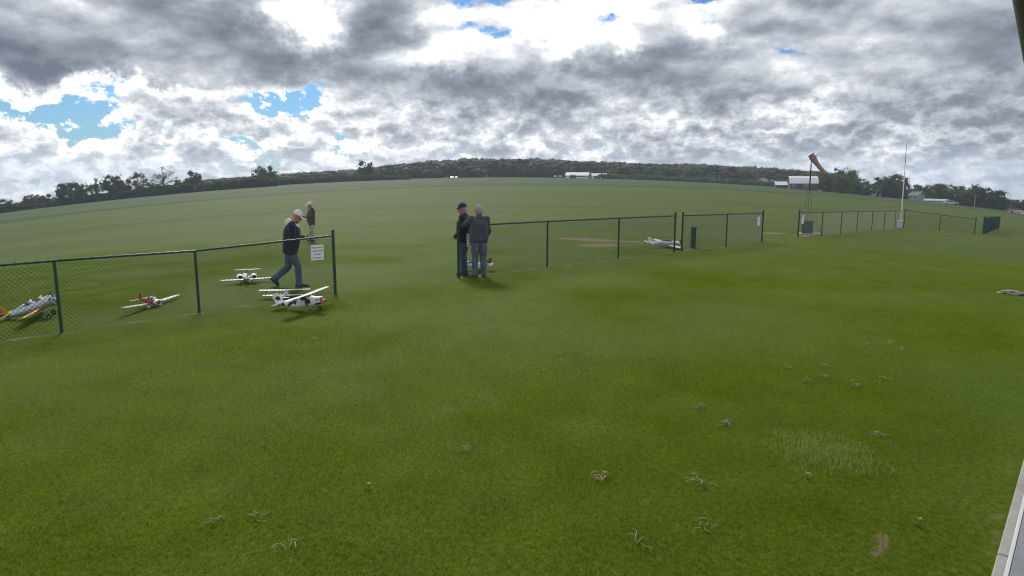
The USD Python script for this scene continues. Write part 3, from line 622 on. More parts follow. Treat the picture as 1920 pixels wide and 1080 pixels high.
# ------------------------------------------------------------------ farms and houses
WALL_G2 = paint('weathered_white', (.42, .42, .41), .7, .1, 1); ROOF_W = paint('pale_metal_roof', (.70, .71, .72), .45, .08, 1.2); BARN_RED = paint('barn_red', (.115, .052, .055), .8, .2, .8); WALL_W = paint('white_siding', (.62, .62, .60), .7, .08, 1); WALL_G = paint('grey_siding', (.27, .28, .30), .75, .1, 1)
DARK_OPEN = paint('dark_opening', (.03, .03, .035), .6); ROOF_G = paint('grey_shingle', (.20, .20, .21), .85, .15, 2); TIN_RED = paint('brown_roof', (.17, .12, .10), .8, .15, 1)
def prism(profile, length):
    """The profile (y, z) drawn along x and centred on it."""
    m = trimesh.creation.extrude_polygon(Polygon(profile), length); m.apply_transform(np.array([[0, 0, 1, -length / 2], [1, 0, 0, 0], [0, 1, 0, 0], [0, 0, 0, 1.0]])); return m
def shell(outer, t, length):
    """A roof sheet of thickness t along the profile line."""
    o = np.array(outer, float); return prism([tuple(p) for p in o] + [(p[0], p[1] - t) for p in o[::-1]], length)
def house(name, label, cat, px, r, pxw, eave, ridge, depth, turn, wall, roof, doors=(), windows=(), gambrel=False, base=None, over=.35, group=None):
    p = stand(px, r); D = project(p)[2]; L = pxw / FPX * D; he, hr = height_to(p, eave), height_to(p, ridge); p[2] -= .3; he += .3; hr += .3
    root = thing(name, label, cat, p, -math.atan2(p[0], p[1]) + turn, group); w = depth / 2
    prof = [(-w, 0), (w, 0), (w, he), (w * .62, he + (hr - he) * .68), (0, hr), (-w * .62, he + (hr - he) * .68), (-w, he)] if gambrel else [(-w, 0), (w, 0), (w, he), (0, hr), (-w, he)]
    if not gambrel and abs(hr - he) < .05: prof = [(-w, 0), (w, 0), (w, he), (-w, he)]
    obj('wall', prism(prof, L), wall, root)
    line = [(-w - over, he - over * .6), (-w * .62, he + (hr - he) * .68 + .05), (0, hr + .05), (w * .62, he + (hr - he) * .68 + .05), (w + over, he - over * .6)] if gambrel else [(-w - over, he - over * (hr - he) / w), (0, hr + .02), (w + over, he - over * (hr - he) / w)]
    obj('roof', shell([(a, b + .14) for a, b in line], .12, L + 2 * over), roof, root)
    for x, ww, hh in doors:
        d = obj('door', box(ww, .12, hh, (x * L, -w - .03, hh / 2 + .25)), DARK_OPEN, root)
    for x, z, ww, hh in windows:
        d = obj('window', box(ww, .08, hh, (x * L, -w - .02, z)), DARK_OPEN, root); obj('frame', join([box(ww + .2, .1, .1, (x * L, -w - .03, z + hh / 2 + .05)), box(ww + .2, .1, .1, (x * L, -w - .03, z - hh / 2 - .05)), box(.1, .1, hh, (x * L - ww / 2 - .05, -w - .03, z)), box(.1, .1, hh, (x * L + ww / 2 + .05, -w - .03, z))]), WALL_W, d)
    return root, p, L, he, hr
GF = 'buildings of the distant farm'
house('red_barn', 'red gambrel barn with a big pale metal roof', 'barn', 1505, 312, 47, 343, 331, 9, .12, BARN_RED, ROOF_W, doors=[(-.15, 2.4, 2.6), (.3, 1.5, 2.2)], windows=[(-.36, 2.2, .9, .8), (.05, 2.2, .9, .8), (.16, 2.2, .9, .8)], gambrel=True, group=GF)
house('farm_shed', 'low shed with a pale roof at the left end of the red barn', 'shed', 1467, 322, 25, 346.5, 341, 6, .12, BARN_RED, ROOF_W, doors=[(.1, 2.2, 1.3)], group=GF)
GM = 'white sheds at the foot of the wood'
house('long_shed', 'longer white hip roofed shed below the wooded hill', 'shed', 1083, 372, 41, 329, 323.5, 10, -.1, WALL_W, ROOF_W, doors=[(-.2, 2.6, 1.8), (-.1, 1.4, 1.8)], windows=[(.1, 1.3, 2.4, .7), (.28, 1.3, 1.2, .7), (.4, 1.3, .9, .7)], group=GM)
house('open_shed', 'shorter white shed with dark open bays, right of the long one', 'shed', 1122, 370, 27, 330, 325.5, 8, .22, WALL_W, ROOF_W, doors=[(-.36, 1.0, 1.6), (-.22, 1.0, 1.6), (-.08, 1.0, 1.6), (.2, .9, 1.6), (.38, 1.4, 1.6)], group=GM)
house('small_cottage', 'small pale outbuilding at the left end of the white sheds', 'shed', 1046, 372, 13, 331.5, 329.5, 5, 0, WALL_G, ROOF_G, doors=[(0, .9, 1.3)])
house('white_house', 'white gabled house with a brown roof left of the dark trees', 'house', 1641, 318, 15, 354.5, 349, 6, .35, WALL_G2, TIN_RED, doors=[(.1, .9, 2.0)], windows=[(-.28, 1.7, .8, .9), (.36, 1.7, .8, .9)])
house('grey_house', 'grey gabled house among the trees right of the white pole', 'house', 1722, 305, 15, 366, 359.5, 7, -.4, WALL_G, ROOF_G, windows=[(-.25, 1.5, .9, .9), (.2, 1.5, .9, .9)])
house('gable_house', 'pale gabled house in the scrub left of the farm', 'house', 1429, 372, 15, 341, 334.5, 6, .9, WALL_G, ROOF_G, windows=[(0, 1.8, .9, .9)])
house('gable_cottage', 'second pale gable in the scrub, next to the farm shed', 'house', 1447, 372, 10, 343, 338, 5, .9, WALL_G, ROOF_G, windows=[(0, 1.5, .7, .8)])
house('white_hut', 'tiny white hut half lost under the wood left of centre', 'hut', 851, 372, 11, 333, 331, 4, 0, WALL_W, ROOF_W, doors=[(.1, .8, 1.0)])
house('tunnel_greenhouse', 'long low white greenhouse tunnel under the right trees', 'greenhouse', 1760, 292, 36, 375.5, 373.8, 4, -.45, WALL_G2, WALL_G2, gambrel=True)
house('edge_house', 'low building with a brown roof at the extreme right edge', 'house', 1913, 262, 17, 398, 394.5, 6, -.2, WALL_W, TIN_RED, windows=[(-.2, 1.0, .8, .6)])
def car(px, py, r, label, color, name):
    p = stand(px, r); root = thing(name, label, 'car', p, -math.atan2(p[0], p[1]) + .1)
    prof = [(-2.1, .35), (2.1, .35), (2.15, .8), (1.2, .95), (.6, 1.45), (-1.2, 1.45), (-1.9, .95), (-2.15, .85)]
    m = trimesh.creation.extrude_polygon(Polygon(prof), 1.7); m.apply_transform(np.array([[1, 0, 0, 0], [0, 0, 1, -.85], [0, 1, 0, 0], [0, 0, 0, 1.0]])); obj('body', m, paint(name + '_paint', color, .3, .05, coat=.5), root)
    obj('window', box(1.5, 1.74, .36, (-.25, 0, 1.2), .05), DARK_OPEN, root)
    for x in (-1.35, 1.35):
        for y in (-.8, .8): w = trimesh.creation.cylinder(.33, .2, sections=14); w.apply_transform(trimesh.transformations.rotation_matrix(PI / 2, [1, 0, 0])); w.apply_translation((x, y, .33)); obj('wheel', w, DARK_OPEN, root)
car(1787, 379, 275, 'small pale car parked by the right field edge', (.4, .4, .4), 'white_car')
car(1908, 400, 268, 'dark red car beside the building at the right edge', (.14, .05, .04), 'red_car')
def power_pole(px, top, r, label, arm=1.6):
    p = stand(px, r); h = height_to(p, top); root = thing('utility_pole', label, 'utility pole', p, .3, 'utility poles along the far road')
    obj('shaft', tube([(0, 0, -.2), (0, 0, h * .5), (0, 0, h)], [.16, .14, .1], 7), paint('pole_wood_%d' % px, (.24, .22, .20), .9), root, 40); obj('crossarm', box(arm, .1, .12, (0, .12, h - .5)), BARK, root)
    for s in (-.42, 0, .42): obj('insulator', cyl((arm * s, .12, h - .44), (arm * s, .12, h - .24), .05, 6), WALL_W, root)
power_pole(1141, 320, 366, 'utility pole just right of the white sheds'); power_pole(1240, 322, 366, 'utility pole in the middle of the scrub'); power_pole(1349, 327, 364, 'utility pole left of the pale gables'); power_pole(1832, 365, 285, 'thin pole in front of the right row of trees')
# ------------------------------------------------------------------ people
MF = manifold3d.Manifold
def ball(p, r, s=(1, 1, 1), seg=18):
    return MF.sphere(r, seg).scale(s).translate(tuple(float(v) for v in p))
def hull(*bs): return MF.batch_hull(list(bs))
def chain(pts, rads, seg=16):
    bs = [ball(p, r, seg=seg) for p, r in zip(pts, rads)]
    return [hull(a, b) for a, b in zip(bs, bs[1:])]
def skin(parts, length=.02, it=12, amp=0.0, scale=14, seed=0):
    m = MF.batch_boolean(parts, manifold3d.OpType.Add).refine_to_length(length).to_mesh()
    t = trimesh.Trimesh(m.vert_properties[:, :3], m.tri_verts); t.merge_vertices()
    if it: trimesh.smoothing.filter_taubin(t, iterations=it)
    if amp: t.vertices += t.vertex_normals * (amp * 2 * (meshkit.noise(t.vertices * [scale, scale, scale * .6], seed) - .5))[:, None]
    return t
SKIN = paint('skin', (.42, .22, .15), .55, .10, 18); EYE = paint('eye', (.04, .03, .03), .2); LIP = paint('lip', (.30, .12, .10), .5); SOLE = paint('shoe_dark', (.022, .024, .032), .6, .2, 8)
def hand(w, d, n, side, curl):
    """Palm, four unequal bent fingers and a thumb. w: wrist, d: towards the fingers, n: out of the palm, side: towards the thumb."""
    w, d, n = (np.asarray(v, float) for v in (w, d, n)); d = d / np.linalg.norm(d); n = n - d * np.dot(n, d); n /= np.linalg.norm(n); s = np.cross(d, n) * side
    parts = [hull(ball(w, .026), ball(w + d * .035 + s * .022, .018), ball(w + d * .035 - s * .022, .018)), hull(ball(w + d * .03 + s * .025, .016), ball(w + d * .03 - s * .025, .015), ball(w + d * .085 + s * .030, .012), ball(w + d * .082 - s * .030, .011))]
    for k, (o, l) in enumerate(((.030, .070), (.010, .080), (-.010, .074), (-.029, .058))):
        b = w + d * .083 + s * o; c = math.radians(curl * (.55 + .05 * k)); p = [b]; dd = d.copy()
        for j, f in enumerate((.45, .32, .23)):
            a = c * (j + 1) * .75; p.append(p[-1] + (d * math.cos(a) + n * math.sin(a)) * l * f)
        parts += chain(p, [.0100, .0092, .0086, .0075], 10)
    b = w + d * .03 + s * .030; t1 = b + (d * .55 + s * .65 + n * .35) * .036; t2 = t1 + (d * .8 + s * .1 + n * .5) * .032; parts += chain([b, t1, t2, t2 + (d * .8 + n * .5) * .018], [.014, .0115, .0102, .008], 10)
    return parts
def rot(axis, deg): return trimesh.transformations.rotation_matrix(math.radians(deg), axis)[:3, :3]
def person(label, loc, yaw, scale, J, jacket, trousers, hat=None, hair=None, hem=.80, jmat=None, tmat=None, turn=0, nod=0, extra=None, skinm=SKIN):
    """J: joints in metres, x to the person's right, y ahead, z up. The body is one skin from head to feet; clothes are worn over it."""
    root = thing('person', label, 'person', matrix=frame(loc, yaw, 0, 0, scale))
    J = {k: np.asarray(v, float) for k, v in J.items()}; P, C, N, H = J['pelvis'], J['chest'], J['neck'], J['head']
    R = rot([0, 0, 1], turn) @ rot([1, 0, 0], -nod)
    hp = lambda x, y, z: H + R @ np.array([x, y, z])
    head = [hull(ball(hp(0, -.015, .035), .088), ball(hp(0, .03, .02), .075), ball(hp(0, .045, -.055), .050), ball(hp(0, .075, -.085), .026), ball(hp(0, -.02, -.03), .070)),
            hull(ball(hp(0, .095, .022), .010), ball(hp(0, .118, -.022), .014), ball(hp(.012, .098, -.026), .010), ball(hp(-.012, .098, -.026), .010))]
    for s in (-1, 1): head += [hull(ball(hp(s * .079, -.005, .02), .013), ball(hp(s * .084, -.018, .028), .016), ball(hp(s * .079, -.010, -.022), .010))]
    body = head + chain([hp(0, -.02, -.05), N, C], [.058, .062, .09])
    sh = [J['shl'], J['shr']]
    body += [hull(ball(C, .11, (1.1, .85, 1)), ball(P + [0, 0, .12], .105, (1.1, .85, 1))), hull(ball(P + [0, 0, .12], .105), ball(P + [-.07, 0, 0], .10), ball(P + [.07, 0, 0], .10)), hull(ball(sh[0], .055), ball(sh[1], .055), ball(C, .10))]
    for s, k in ((-1, 'l'), (1, 'r')):
        body += chain([J['sh' + k], J['el' + k], J['wr' + k]], [.050, .040, .027]); body += chain([J['hip' + k], J['kn' + k], J['an' + k]], [.082, .054, .040])
        t = J['toe' + k]; body += chain([J['an' + k], J['an' + k] * .45 + t * .55 - [0, 0, .01], t], [.038, .034, .024])
        body += hand(J['wr' + k], J['hd' + k], J['pn' + k], s * J.get('thumb', np.array(1.0)) * -1, float(J.get('curl', 40)))
    obj('body', skin(body, .014, 6), skinm, root, True)
    e = hp(0, 0, 0)
    for s in (-1, 1): obj('eye', trimesh.creation.icosphere(1, .011).apply_translation(hp(s * .032, .088, .018)), EYE, root, True)
    obj('mouth', skin([hull(ball(hp(-.022, .088, -.058), .006), ball(hp(0, .097, -.058), .008), ball(hp(.022, .088, -.058), .006))], .01, 2), LIP, root, True)
    # jacket: torso and sleeves
    b = P + [0, .01, hem - P[2]]; bel = (P + C) / 2 + [0, .025, 0]; fat = jacket.get('fat', 1.0)
    tj = [hull(ball(C + [-.08, 0, .01], .125), ball(C + [.08, 0, .01], .125), ball(sh[0], .066), ball(sh[1], .066), ball(N + [0, -.01, -.06], .075)),
          hull(ball(C + [-.075, .0, 0], .125 * fat), ball(C + [.075, 0, 0], .125 * fat), ball(bel + [-.075, 0, 0], .135 * fat), ball(bel + [.075, 0, 0], .135 * fat)),
          hull(ball(bel + [-.075, 0, 0], .135 * fat), ball(bel + [.075, 0, 0], .135 * fat), ball(b + [-.085, 0, .02], .118 * fat, (1, 1, .55)), ball(b + [.085, 0, .02], .118 * fat, (1, 1, .55)))]
    for k in 'lr': tj += chain([J['sh' + k], J['el' + k], J['wr' + k] * .93 + J['el' + k] * .07], [.075 * fat, .062, .047])
    tj += [hull(ball(N + [0, -.01, -.03], .078), ball(N + [0, -.005, .025], .068))] if jacket.get('collar', True) else []
    jk = obj('jacket', skin(tj, .020, 9, .015, 11, 3), jmat, root, True)
    if 'hood' in jacket:
        hd = [hull(ball(N + [-.115, -.05, -.015], .05), ball(N + [.115, -.05, -.015], .05), ball(N + [-.05, -.10, .02], .08), ball(N + [.05, -.10, .02], .08), ball(N + [0, -.13, -.09], .07)), hull(ball(N + [-.10, -.02, .0], .042), ball(N + [-.06, .10, -.08], .032)), hull(ball(N + [.10, -.02, .0], .042), ball(N + [.06, .10, -.08], .032))]
        obj('hood', skin(hd, .02, 8, .006, 14, 5), jacket['hood'], root, True)
    if 'band' in jacket:
        obj('hem_band', skin([hull(ball(b + [-.085, 0, -.015], .121 * fat, (1, 1, .3)), ball(b + [.085, 0, -.015], .121 * fat, (1, 1, .3)))], .03, 4), jacket['band'], jk, True)
    tt = [hull(ball(P + [-.07, 0, .06], .115), ball(P + [.07, 0, .06], .115), ball(J['hipl'] - [0, 0, .04], .10), ball(J['hipr'] - [0, 0, .04], .10))]
    for k in 'lr': tt += chain([J['hip' + k], J['kn' + k], J['an' + k] + [0, 0, -.01]], [.112, .084, trousers.get('cuff', .074)])
    obj('trousers', skin(tt, .020, 7, .016, 10, 7), tmat, root, True)
    for k in 'lr':
        a, t = J['an' + k], J['toe' + k]; d = t - a; d = d / np.linalg.norm(d); heel = a - d * [1, 1, 0] * .05; low = J.get('low' + k, np.array([0, 0, -.06]))
        obj('shoe', skin([hull(ball(a + [0, 0, -.01], .048), ball(heel + low * .8, .042, (1, 1, .8)), ball(a * .4 + t * .6 + low * .35, .046, (1, 1, .8)), ball(t, .038, (1, 1, .75)))], .02, 4), SOLE, root, True)
    if hair is not None:
        hs = [hull(ball(hp(0, -.025, .042), .090), ball(hp(0, .0, .050), .084), ball(hp(0, -.045, -.03), .072))]
        hm = skin(hs, .014, 4, .006, 40, 2); lv = (np.linalg.inv(R) @ (hm.vertices - H).T).T
        keep = (lv[:, 1] < .052 + .2 * (lv[:, 2] - .07)) & (lv[:, 2] > -.085) & ~((lv[:, 1] > .01) & (lv[:, 2] < .045))
        hm.update_faces(keep[hm.faces].all(1)); obj('hair', hm, hair, root, True)
    if hat is not None:
        a = [hull(ball(hp(0, -.012, .062), .103), ball(hp(0, .012, .058), .100), ball(hp(0, 0, .035), .100))]; hm = skin(a, .014, 3); lv = (np.linalg.inv(R) @ (hm.vertices - H).T).T
        hm.update_faces((lv[:, 2] > .038)[hm.faces].all(1)); cp = obj('cap', hm, hat, root, True)
        th = np.linspace(-1.05, 1.05, 13); pts = []
        for t in th: pts.append([hp(.098 * math.sin(t), .012 + .088 * math.cos(t), .052), hp(.082 * math.sin(t), .02 + (.165 if abs(t) < .9 else .11) * math.cos(t * .8), .036 - .012 * abs(t))])
        v = np.array(pts).reshape(-1, 3); v = np.vstack([v, v - R @ np.array([0, 0, .007])]); n = 2 * len(th); f = []
        for i in range(len(th) - 1):
            q = 2 * i; f += [(q, q + 1, q + 3), (q, q + 3, q + 2), (n + q, n + q + 3, n + q + 1), (n + q, n + q + 2, n + q + 3), (q + 1, n + q + 1, n + q + 3), (q + 1, n + q + 3, q + 3)]
        obj('brim', trimesh.Trimesh(v, f), hat, cp); obj('button', trimesh.creation.icosphere(1, .010).apply_translation(hp(0, -.005, .164)), hat, cp)
    if extra and 'glasses' in extra:
        gl = [tube([hp(s * .055, .10, .022), hp(s * .080, .03, .026), hp(s * .082, -.02, .024)], .004, 5) for s in (-1, 1)] + [tube([hp(-.012, .112, .024), hp(.012, .112, .024)], .004, 5)]
        gp = obj('glasses', join(gl), extra['glasses'], root)
        for s in (-1, 1): obj('lens', skin([hull(ball(hp(s * .020, .104, .020), .012), ball(hp(s * .048, .098, .020), .014))], .01, 2), extra['glasses'], gp, True)
    return root, hp, frame(loc, yaw, 0, 0, scale)
CLOTH = lambda n, c, v=.18: paint(n, c, .9, v, 7, spec=.2, bump=.25, bscale=120, sheen=.15)
JEANS = CLOTH('blue_jeans', (.075, .115, .165), .3); JEANS_DARK = CLOTH('dark_jeans', (.055, .085, .125), .35); JEANS_GREY = CLOTH('grey_blue_jeans', (.085, .105, .135), .32)
CAP_W = CLOTH('cream_cap', (.66, .60, .52), .08); BLACK_PLASTIC = paint('black_plastic', (.012, .012, .014), .35)
STAND = dict(pelvis=(0, 0, .93), chest=(0, .0, 1.30), neck=(0, .005, 1.47), head=(0, .03, 1.63), shl=(-.185, 0, 1.42), shr=(.185, 0, 1.42), hipl=(-.09, 0, .90), hipr=(.09, 0, .90), knl=(-.105, .02, .49), knr=(.105, .02, .49), anl=(-.11, -.01, .085), anr=(.11, -.01, .085),
             toel=(-.135, .16, .03), toer=(.135, .16, .03), ell=(-.26, -.03, 1.13), elr=(.26, -.03, 1.13), wrl=(-.25, .06, .90), wrr=(.25, .06, .90), hdl=(0, .2, -1), hdr=(0, .2, -1), pnl=(1, .1, 0), pnr=(-1, .1, 0))
def facing(px, rightwards):
    """Heading of someone seen in profile at picture column px."""
    d = ray(px, 500); a = math.atan2(d[1], d[0])                  # view direction
    return a - PI / 2 if rightwards else a + PI / 2
# a figure's y axis is its front: yaw turns y onto the heading
def yaw_of(heading): return heading - PI / 2
# 1: the walker with the phone
b = ground(547, 538); hgt = height_to(b, 394); sc = hgt / 1.72
Jw = dict(STAND, pelvis=(0, 0, .90), chest=(0, .07, 1.27), neck=(0, .11, 1.44), head=(0, .19, 1.575), shl=(-.18, .09, 1.39), shr=(.18, .09, 1.39), hipl=(-.085, 0, .87), hipr=(.085, 0, .87), knl=(-.09, -.06, .46), anl=(-.10, -.36, .20), toel=(-.11, -.31, .045), lowl=(0, -.07, -.02),
          knr=(.09, .17, .47), anr=(.10, .17, .085), toer=(.11, .36, .035), elr=(.23, .10, 1.11), wrr=(.12, .33, 1.13), hdr=(-.25, .9, .35), pnr=(-.5, -.2, .85), ell=(-.23, .10, 1.10), wrl=(-.11, .31, 1.10), hdl=(.25, .9, .3), pnl=(.5, -.2, .85), curl=62)
hd = facing(547, True) - .12
pr, hp, M = person('walking man in white cap and dark jacket, looking down at a phone', b, yaw_of(hd), sc, Jw, dict(hood=CLOTH('cream_hood', (.60, .56, .50), .1), fat=1.38), {}, hat=CAP_W, hem=.80, jmat=CLOTH('navy_jacket', (.022, .026, .036)), tmat=JEANS, nod=30, extra=dict(glasses=BLACK_PLASTIC))
c = trimesh.transformations.transform_points([(.03, .45, 1.20)], M)[0]
ph = thing('phone', 'black phone in the hands of the walking man', 'phone', matrix=frame(c, hd, math.radians(35), 0))
obj('case', box(.17, .08, .012, bevel=.004), BLACK_PLASTIC, ph); obj('screen', box(.15, .07, .002, (0, 0, .0075)), paint('dark_screen', (.02, .022, .03), .1), ph)
# 2: the pilot far out on the field
b = ground(586, 452.5); hgt = height_to(b, 380.5); sc = hgt / 1.72
Jf = dict(STAND, elr=(.24, .04, 1.13), wrr=(.10, .26, 1.10), hdr=(-.2, .9, .1), pnr=(-.6, 0, .6), ell=(-.24, .04, 1.13), wrl=(-.10, .26, 1.10), hdl=(.2, .9, .1), pnl=(.6, 0, .6), curl=55, head=(0, .05, 1.62))
hd = facing(586, False) + .25
pr, hp, M = person('man far out on the field in white cap and long brown jacket', b, yaw_of(hd), sc, Jf, dict(fat=1.25), dict(cuff=.06), hat=CAP_W, hem=.78, jmat=CLOTH('brown_jacket', (.075, .062, .054)), tmat=CLOTH('pale_trousers', (.33, .27, .23)), nod=8)
c = trimesh.transformations.transform_points([(0, .37, 1.13)], M)[0]
tx = thing('radio_transmitter', 'black handheld radio transmitter held by the man on the field', 'transmitter', matrix=frame(c, hd, .5, 0))
obj('case', box(.16, .19, .05, bevel=.012), BLACK_PLASTIC, tx); obj('antenna', tube([(.08, .0, .01), (.24, .0, .06)], .006, 6), BLACK_PLASTIC, tx)
for s in (-.05, .05): obj('stick', cyl((0, s, .025), (0, s, .05), .005, 6), STEEL, tx)
# 3: cap and dark jacket, turned to the left
b = ground(871, 515); hgt = height_to(b, 384); sc = hgt / 1.735
Jc = dict(STAND, elr=(.25, .02, 1.12), wrr=(.20, .19, .98), hdr=(-.3, .6, -.5), pnr=(-.9, 0, .2), ell=(-.25, .02, 1.12), wrl=(-.15, .19, .97), hdl=(.5, .5, -.4), pnl=(.9, 0, .1), toel=(-.15, .15, .03), anr=(.13, .03, .085), knr=(.115, .05, .49), toer=(.16, .20, .03))
person('man in navy cap and black green jacket standing behind the fence post', b, yaw_of(facing(869, False) - .25), sc, Jc, dict(fat=1.22), dict(cuff=.085), hat=CLOTH('navy_cap', (.020, .032, .055)), hair=CLOTH('grey_hair', (.33, .31, .30)), hem=.84, jmat=CLOTH('black_green_jacket', (.013, .024, .019)), tmat=JEANS_DARK, turn=12, nod=6, extra=dict(glasses=paint('steel_frame', (.45, .45, .46), .3, metal=.6)), skinm=paint('ruddy_skin', (.36, .16, .12), .55, .1, 18))
# 4: grey haired, back to the camera
b = ground(899, 520.5); hgt = height_to(b, 386); sc = hgt / 1.735
Jg = dict(STAND, ell=(-.33, .20, 1.24), wrl=(-.16, .40, 1.27), hdl=(.35, .9, 0), pnl=(.3, 0, -1), elr=(.27, .06, 1.12), wrr=(.21, .20, .93), hdr=(-.2, .5, -.8), pnr=(-1, 0, 0), anl=(-.10, .02, .085), toel=(-.12, .19, .03), knl=(-.10, .04, .49))
v = ray(899, 500); away = math.atan2(v[1], v[0])
person('grey haired man in a grey fleece with his back to the camera', b, yaw_of(away + .30), sc, Jg, dict(fat=1.16, band=CLOTH('maroon_band', (.075, .03, .035))), dict(cuff=.07), hair=CLOTH('pale_hair', (.32, .29, .26)), hem=.90, jmat=CLOTH('grey_fleece', (.060, .066, .076)), tmat=JEANS_GREY, turn=38, nod=4)
# ------------------------------------------------------------------ model aeroplanes (x forward, y left, z up, metres)
def film(n, c, r=.32, **k): return paint(n, c, r, .06, 9, coat=.3, **k)
F_WHITE = film('white_film', (.78, .78, .76)); F_RED = film('red_film', (.30, .022, .025)); F_YEL = paint('yellow_film', (.62, .28, .008), .5, .06, 9, spec=.25); F_ALU = paint('bare_aluminium', (.50, .53, .56), .34, .10, 8, metal=.65)
F_DARK = paint('dark_trim', (.03, .03, .045), .4); RUBBER = paint('tyre_rubber', (.02, .02, .02), .8); F_CANOPY = paint('smoked_canopy', (.035, .04, .06), .08, coat=.6); F_NAVY = film('navy_film', (.035, .05, .12)); F_BLUEGREY = film('blue_grey_film', (.22, .29, .36)); WOODP = paint('wood_prop', (.16, .09, .045), .4); F_CREAM = film('cream_film', (.60, .51, .34))
def cow_film():
    g = Graph(); P = g.add('texture_coordinate', 'object'); n = g.noise(g.vmath('multiply', P, (1.0, .35, 1.0)), 4.6, 1.5, .4)
    col = g.mix(g.maprange(n, .535, .555, kind='linear'), (.76, .76, .75), (.03, .026, .035))
    return g.surface('/World/Looks/cow_film', g.add('principled_bsdf', 'BSDF', base_color=col, roughness=.32, coat_weight=.3))
F_COW = cow_film()
def wing(le, tip, c0, c1, th=.12, mir=True, mid=None, round_tip=True):
    le, tip = np.array(le, float), np.array(tip, float)
    secs = [(le, c0, c0 * th)]
    if round_tip: q = le + (tip - le) * .94; secs += [(q, c0 + (c1 - c0) * .94, (c0 + (c1 - c0) * .94) * th), (tip - [c1 * .12, 0, 0], c1 * .72, c1 * th * .35)]
    else: secs += [(tip, c1, c1 * th)]
    return airfoil_surface(secs)
def flip(m):
    m = m.copy(); m.apply_transform(np.diag([1, -1, 1, 1])); m.fix_normals(); return m
def fin(le0, c0, le1, c1, th=.02):
    return airfoil_surface([(np.array(le0, float), c0, th), (np.array(le0) * .08 + np.array(le1) * .92, c0 * .08 + c1 * .92, th), (np.array(le1, float) - [c1 * .15, 0, 0], c1 * .65, th * .4)], up=(0, 1, 0))
def wheel(root, p, r, w=.03, pant=None, fork=None):
    t = trimesh.creation.torus(r * .72, r * .30, major_sections=18, minor_sections=8); t.apply_transform(trimesh.transformations.rotation_matrix(PI / 2, [1, 0, 0])); t.apply_translation(p)
    o = obj('wheel', t, RUBBER, root, True); h = trimesh.creation.cylinder(r * .5, w, sections=12); h.apply_transform(trimesh.transformations.rotation_matrix(PI / 2, [1, 0, 0])); h.apply_translation(p); obj('hub', h, STEEL, o, 40)
    if pant is not None: obj('wheel_pant', loft([(p[0] + r * 1.5, p[1], p[2] + r * .3, .006, .01), (p[0] + r * .9, p[1], p[2] + r * .35, .028, r * .6), (p[0], p[1], p[2] + r * .4, .032, r * .75), (p[0] - r * 1.4, p[1], p[2] + r * .5, .018, r * .4), (p[0] - r * 2.4, p[1], p[2] + r * .55, .004, .006)], 12), pant, root, True)
    if fork is not None: obj('gear_leg', tube([fork, (np.array(fork) * .4 + np.array(p) * .6) + [0, .01 * np.sign(p[1]), 0], p], .008, 6), STEEL, root, 40)
def propeller(root, x, z, d, m=WOODP, ang=20, spin=F_WHITE, sr=.035):
    for s in (0, 180):
        b = airfoil_surface([((0.012, 0, 0), .026, .010), ((.016, 0, d * .3), .036, .007), ((.010, 0, d * .46), .022, .004), ((.004, 0, d * .5), .010, .002)], up=(0, 1, 0)); b.apply_transform(trimesh.transformations.rotation_matrix(math.radians(ang + s), [1, 0, 0])); b.apply_transform(trimesh.transformations.rotation_matrix(.0, [0, 0, 1])); b.apply_translation((x, 0, z)); obj('propeller_blade', b, m, root, 40)
    obj('spinner', loft([(x - .02, 0, z, sr, sr), (x + .01, 0, z, sr * .95, sr * .95), (x + .04, 0, z, sr * .6, sr * .6), (x + .06, 0, z, .004, .004)], 14), spin, root, True)
def plane_at(px_a, px_b, xa, xb, name, label, pitch=0.0, roll=0.0, scale=1.0, lift=0.0, turn=0.0):
    """Stands a model with its ground points xa (front) and xb (rear) along its axis at two pixels of the photograph."""
    A, B = ground(*px_a), ground(*px_b); d = A - B; h = math.atan2(d[1], d[0]) + turn
    f = np.array([math.cos(h), math.sin(h), 0]); org = A - f * xa * scale; org[2] = float(terrain(org[0], org[1])) + lift
    return thing(name, label, 'model plane', matrix=frame(org, h, pitch, roll, scale)), np.linalg.norm(d)
def heading_for(px, deg):
    """Heading turned deg degrees clockwise (seen from above) from 'straight to the right' at picture column px."""
    d = ray(px, 560); return math.atan2(d[1], d[0]) - PI / 2 - math.radians(deg)
def plane_on(px, name, label, deg, pitch=0.0, roll=0.0, scale=1.0, x0=0.0, lift=0.02):
    A = ground(*px); h = heading_for(px[0], deg); f = np.array([math.cos(h), math.sin(h), 0]); org = A - f * x0 * scale; org[2] = float(terrain(org[0], org[1])) + lift
    return thing(name, label, 'model plane', matrix=frame(org, h, pitch, roll, scale))

def fitted(x, y, h, p, r, s, fx, fy):
    return frame((x, y, float(terrain(x, y))), h, p, r) @ np.diag([s * fx, s * fy, s, 1])

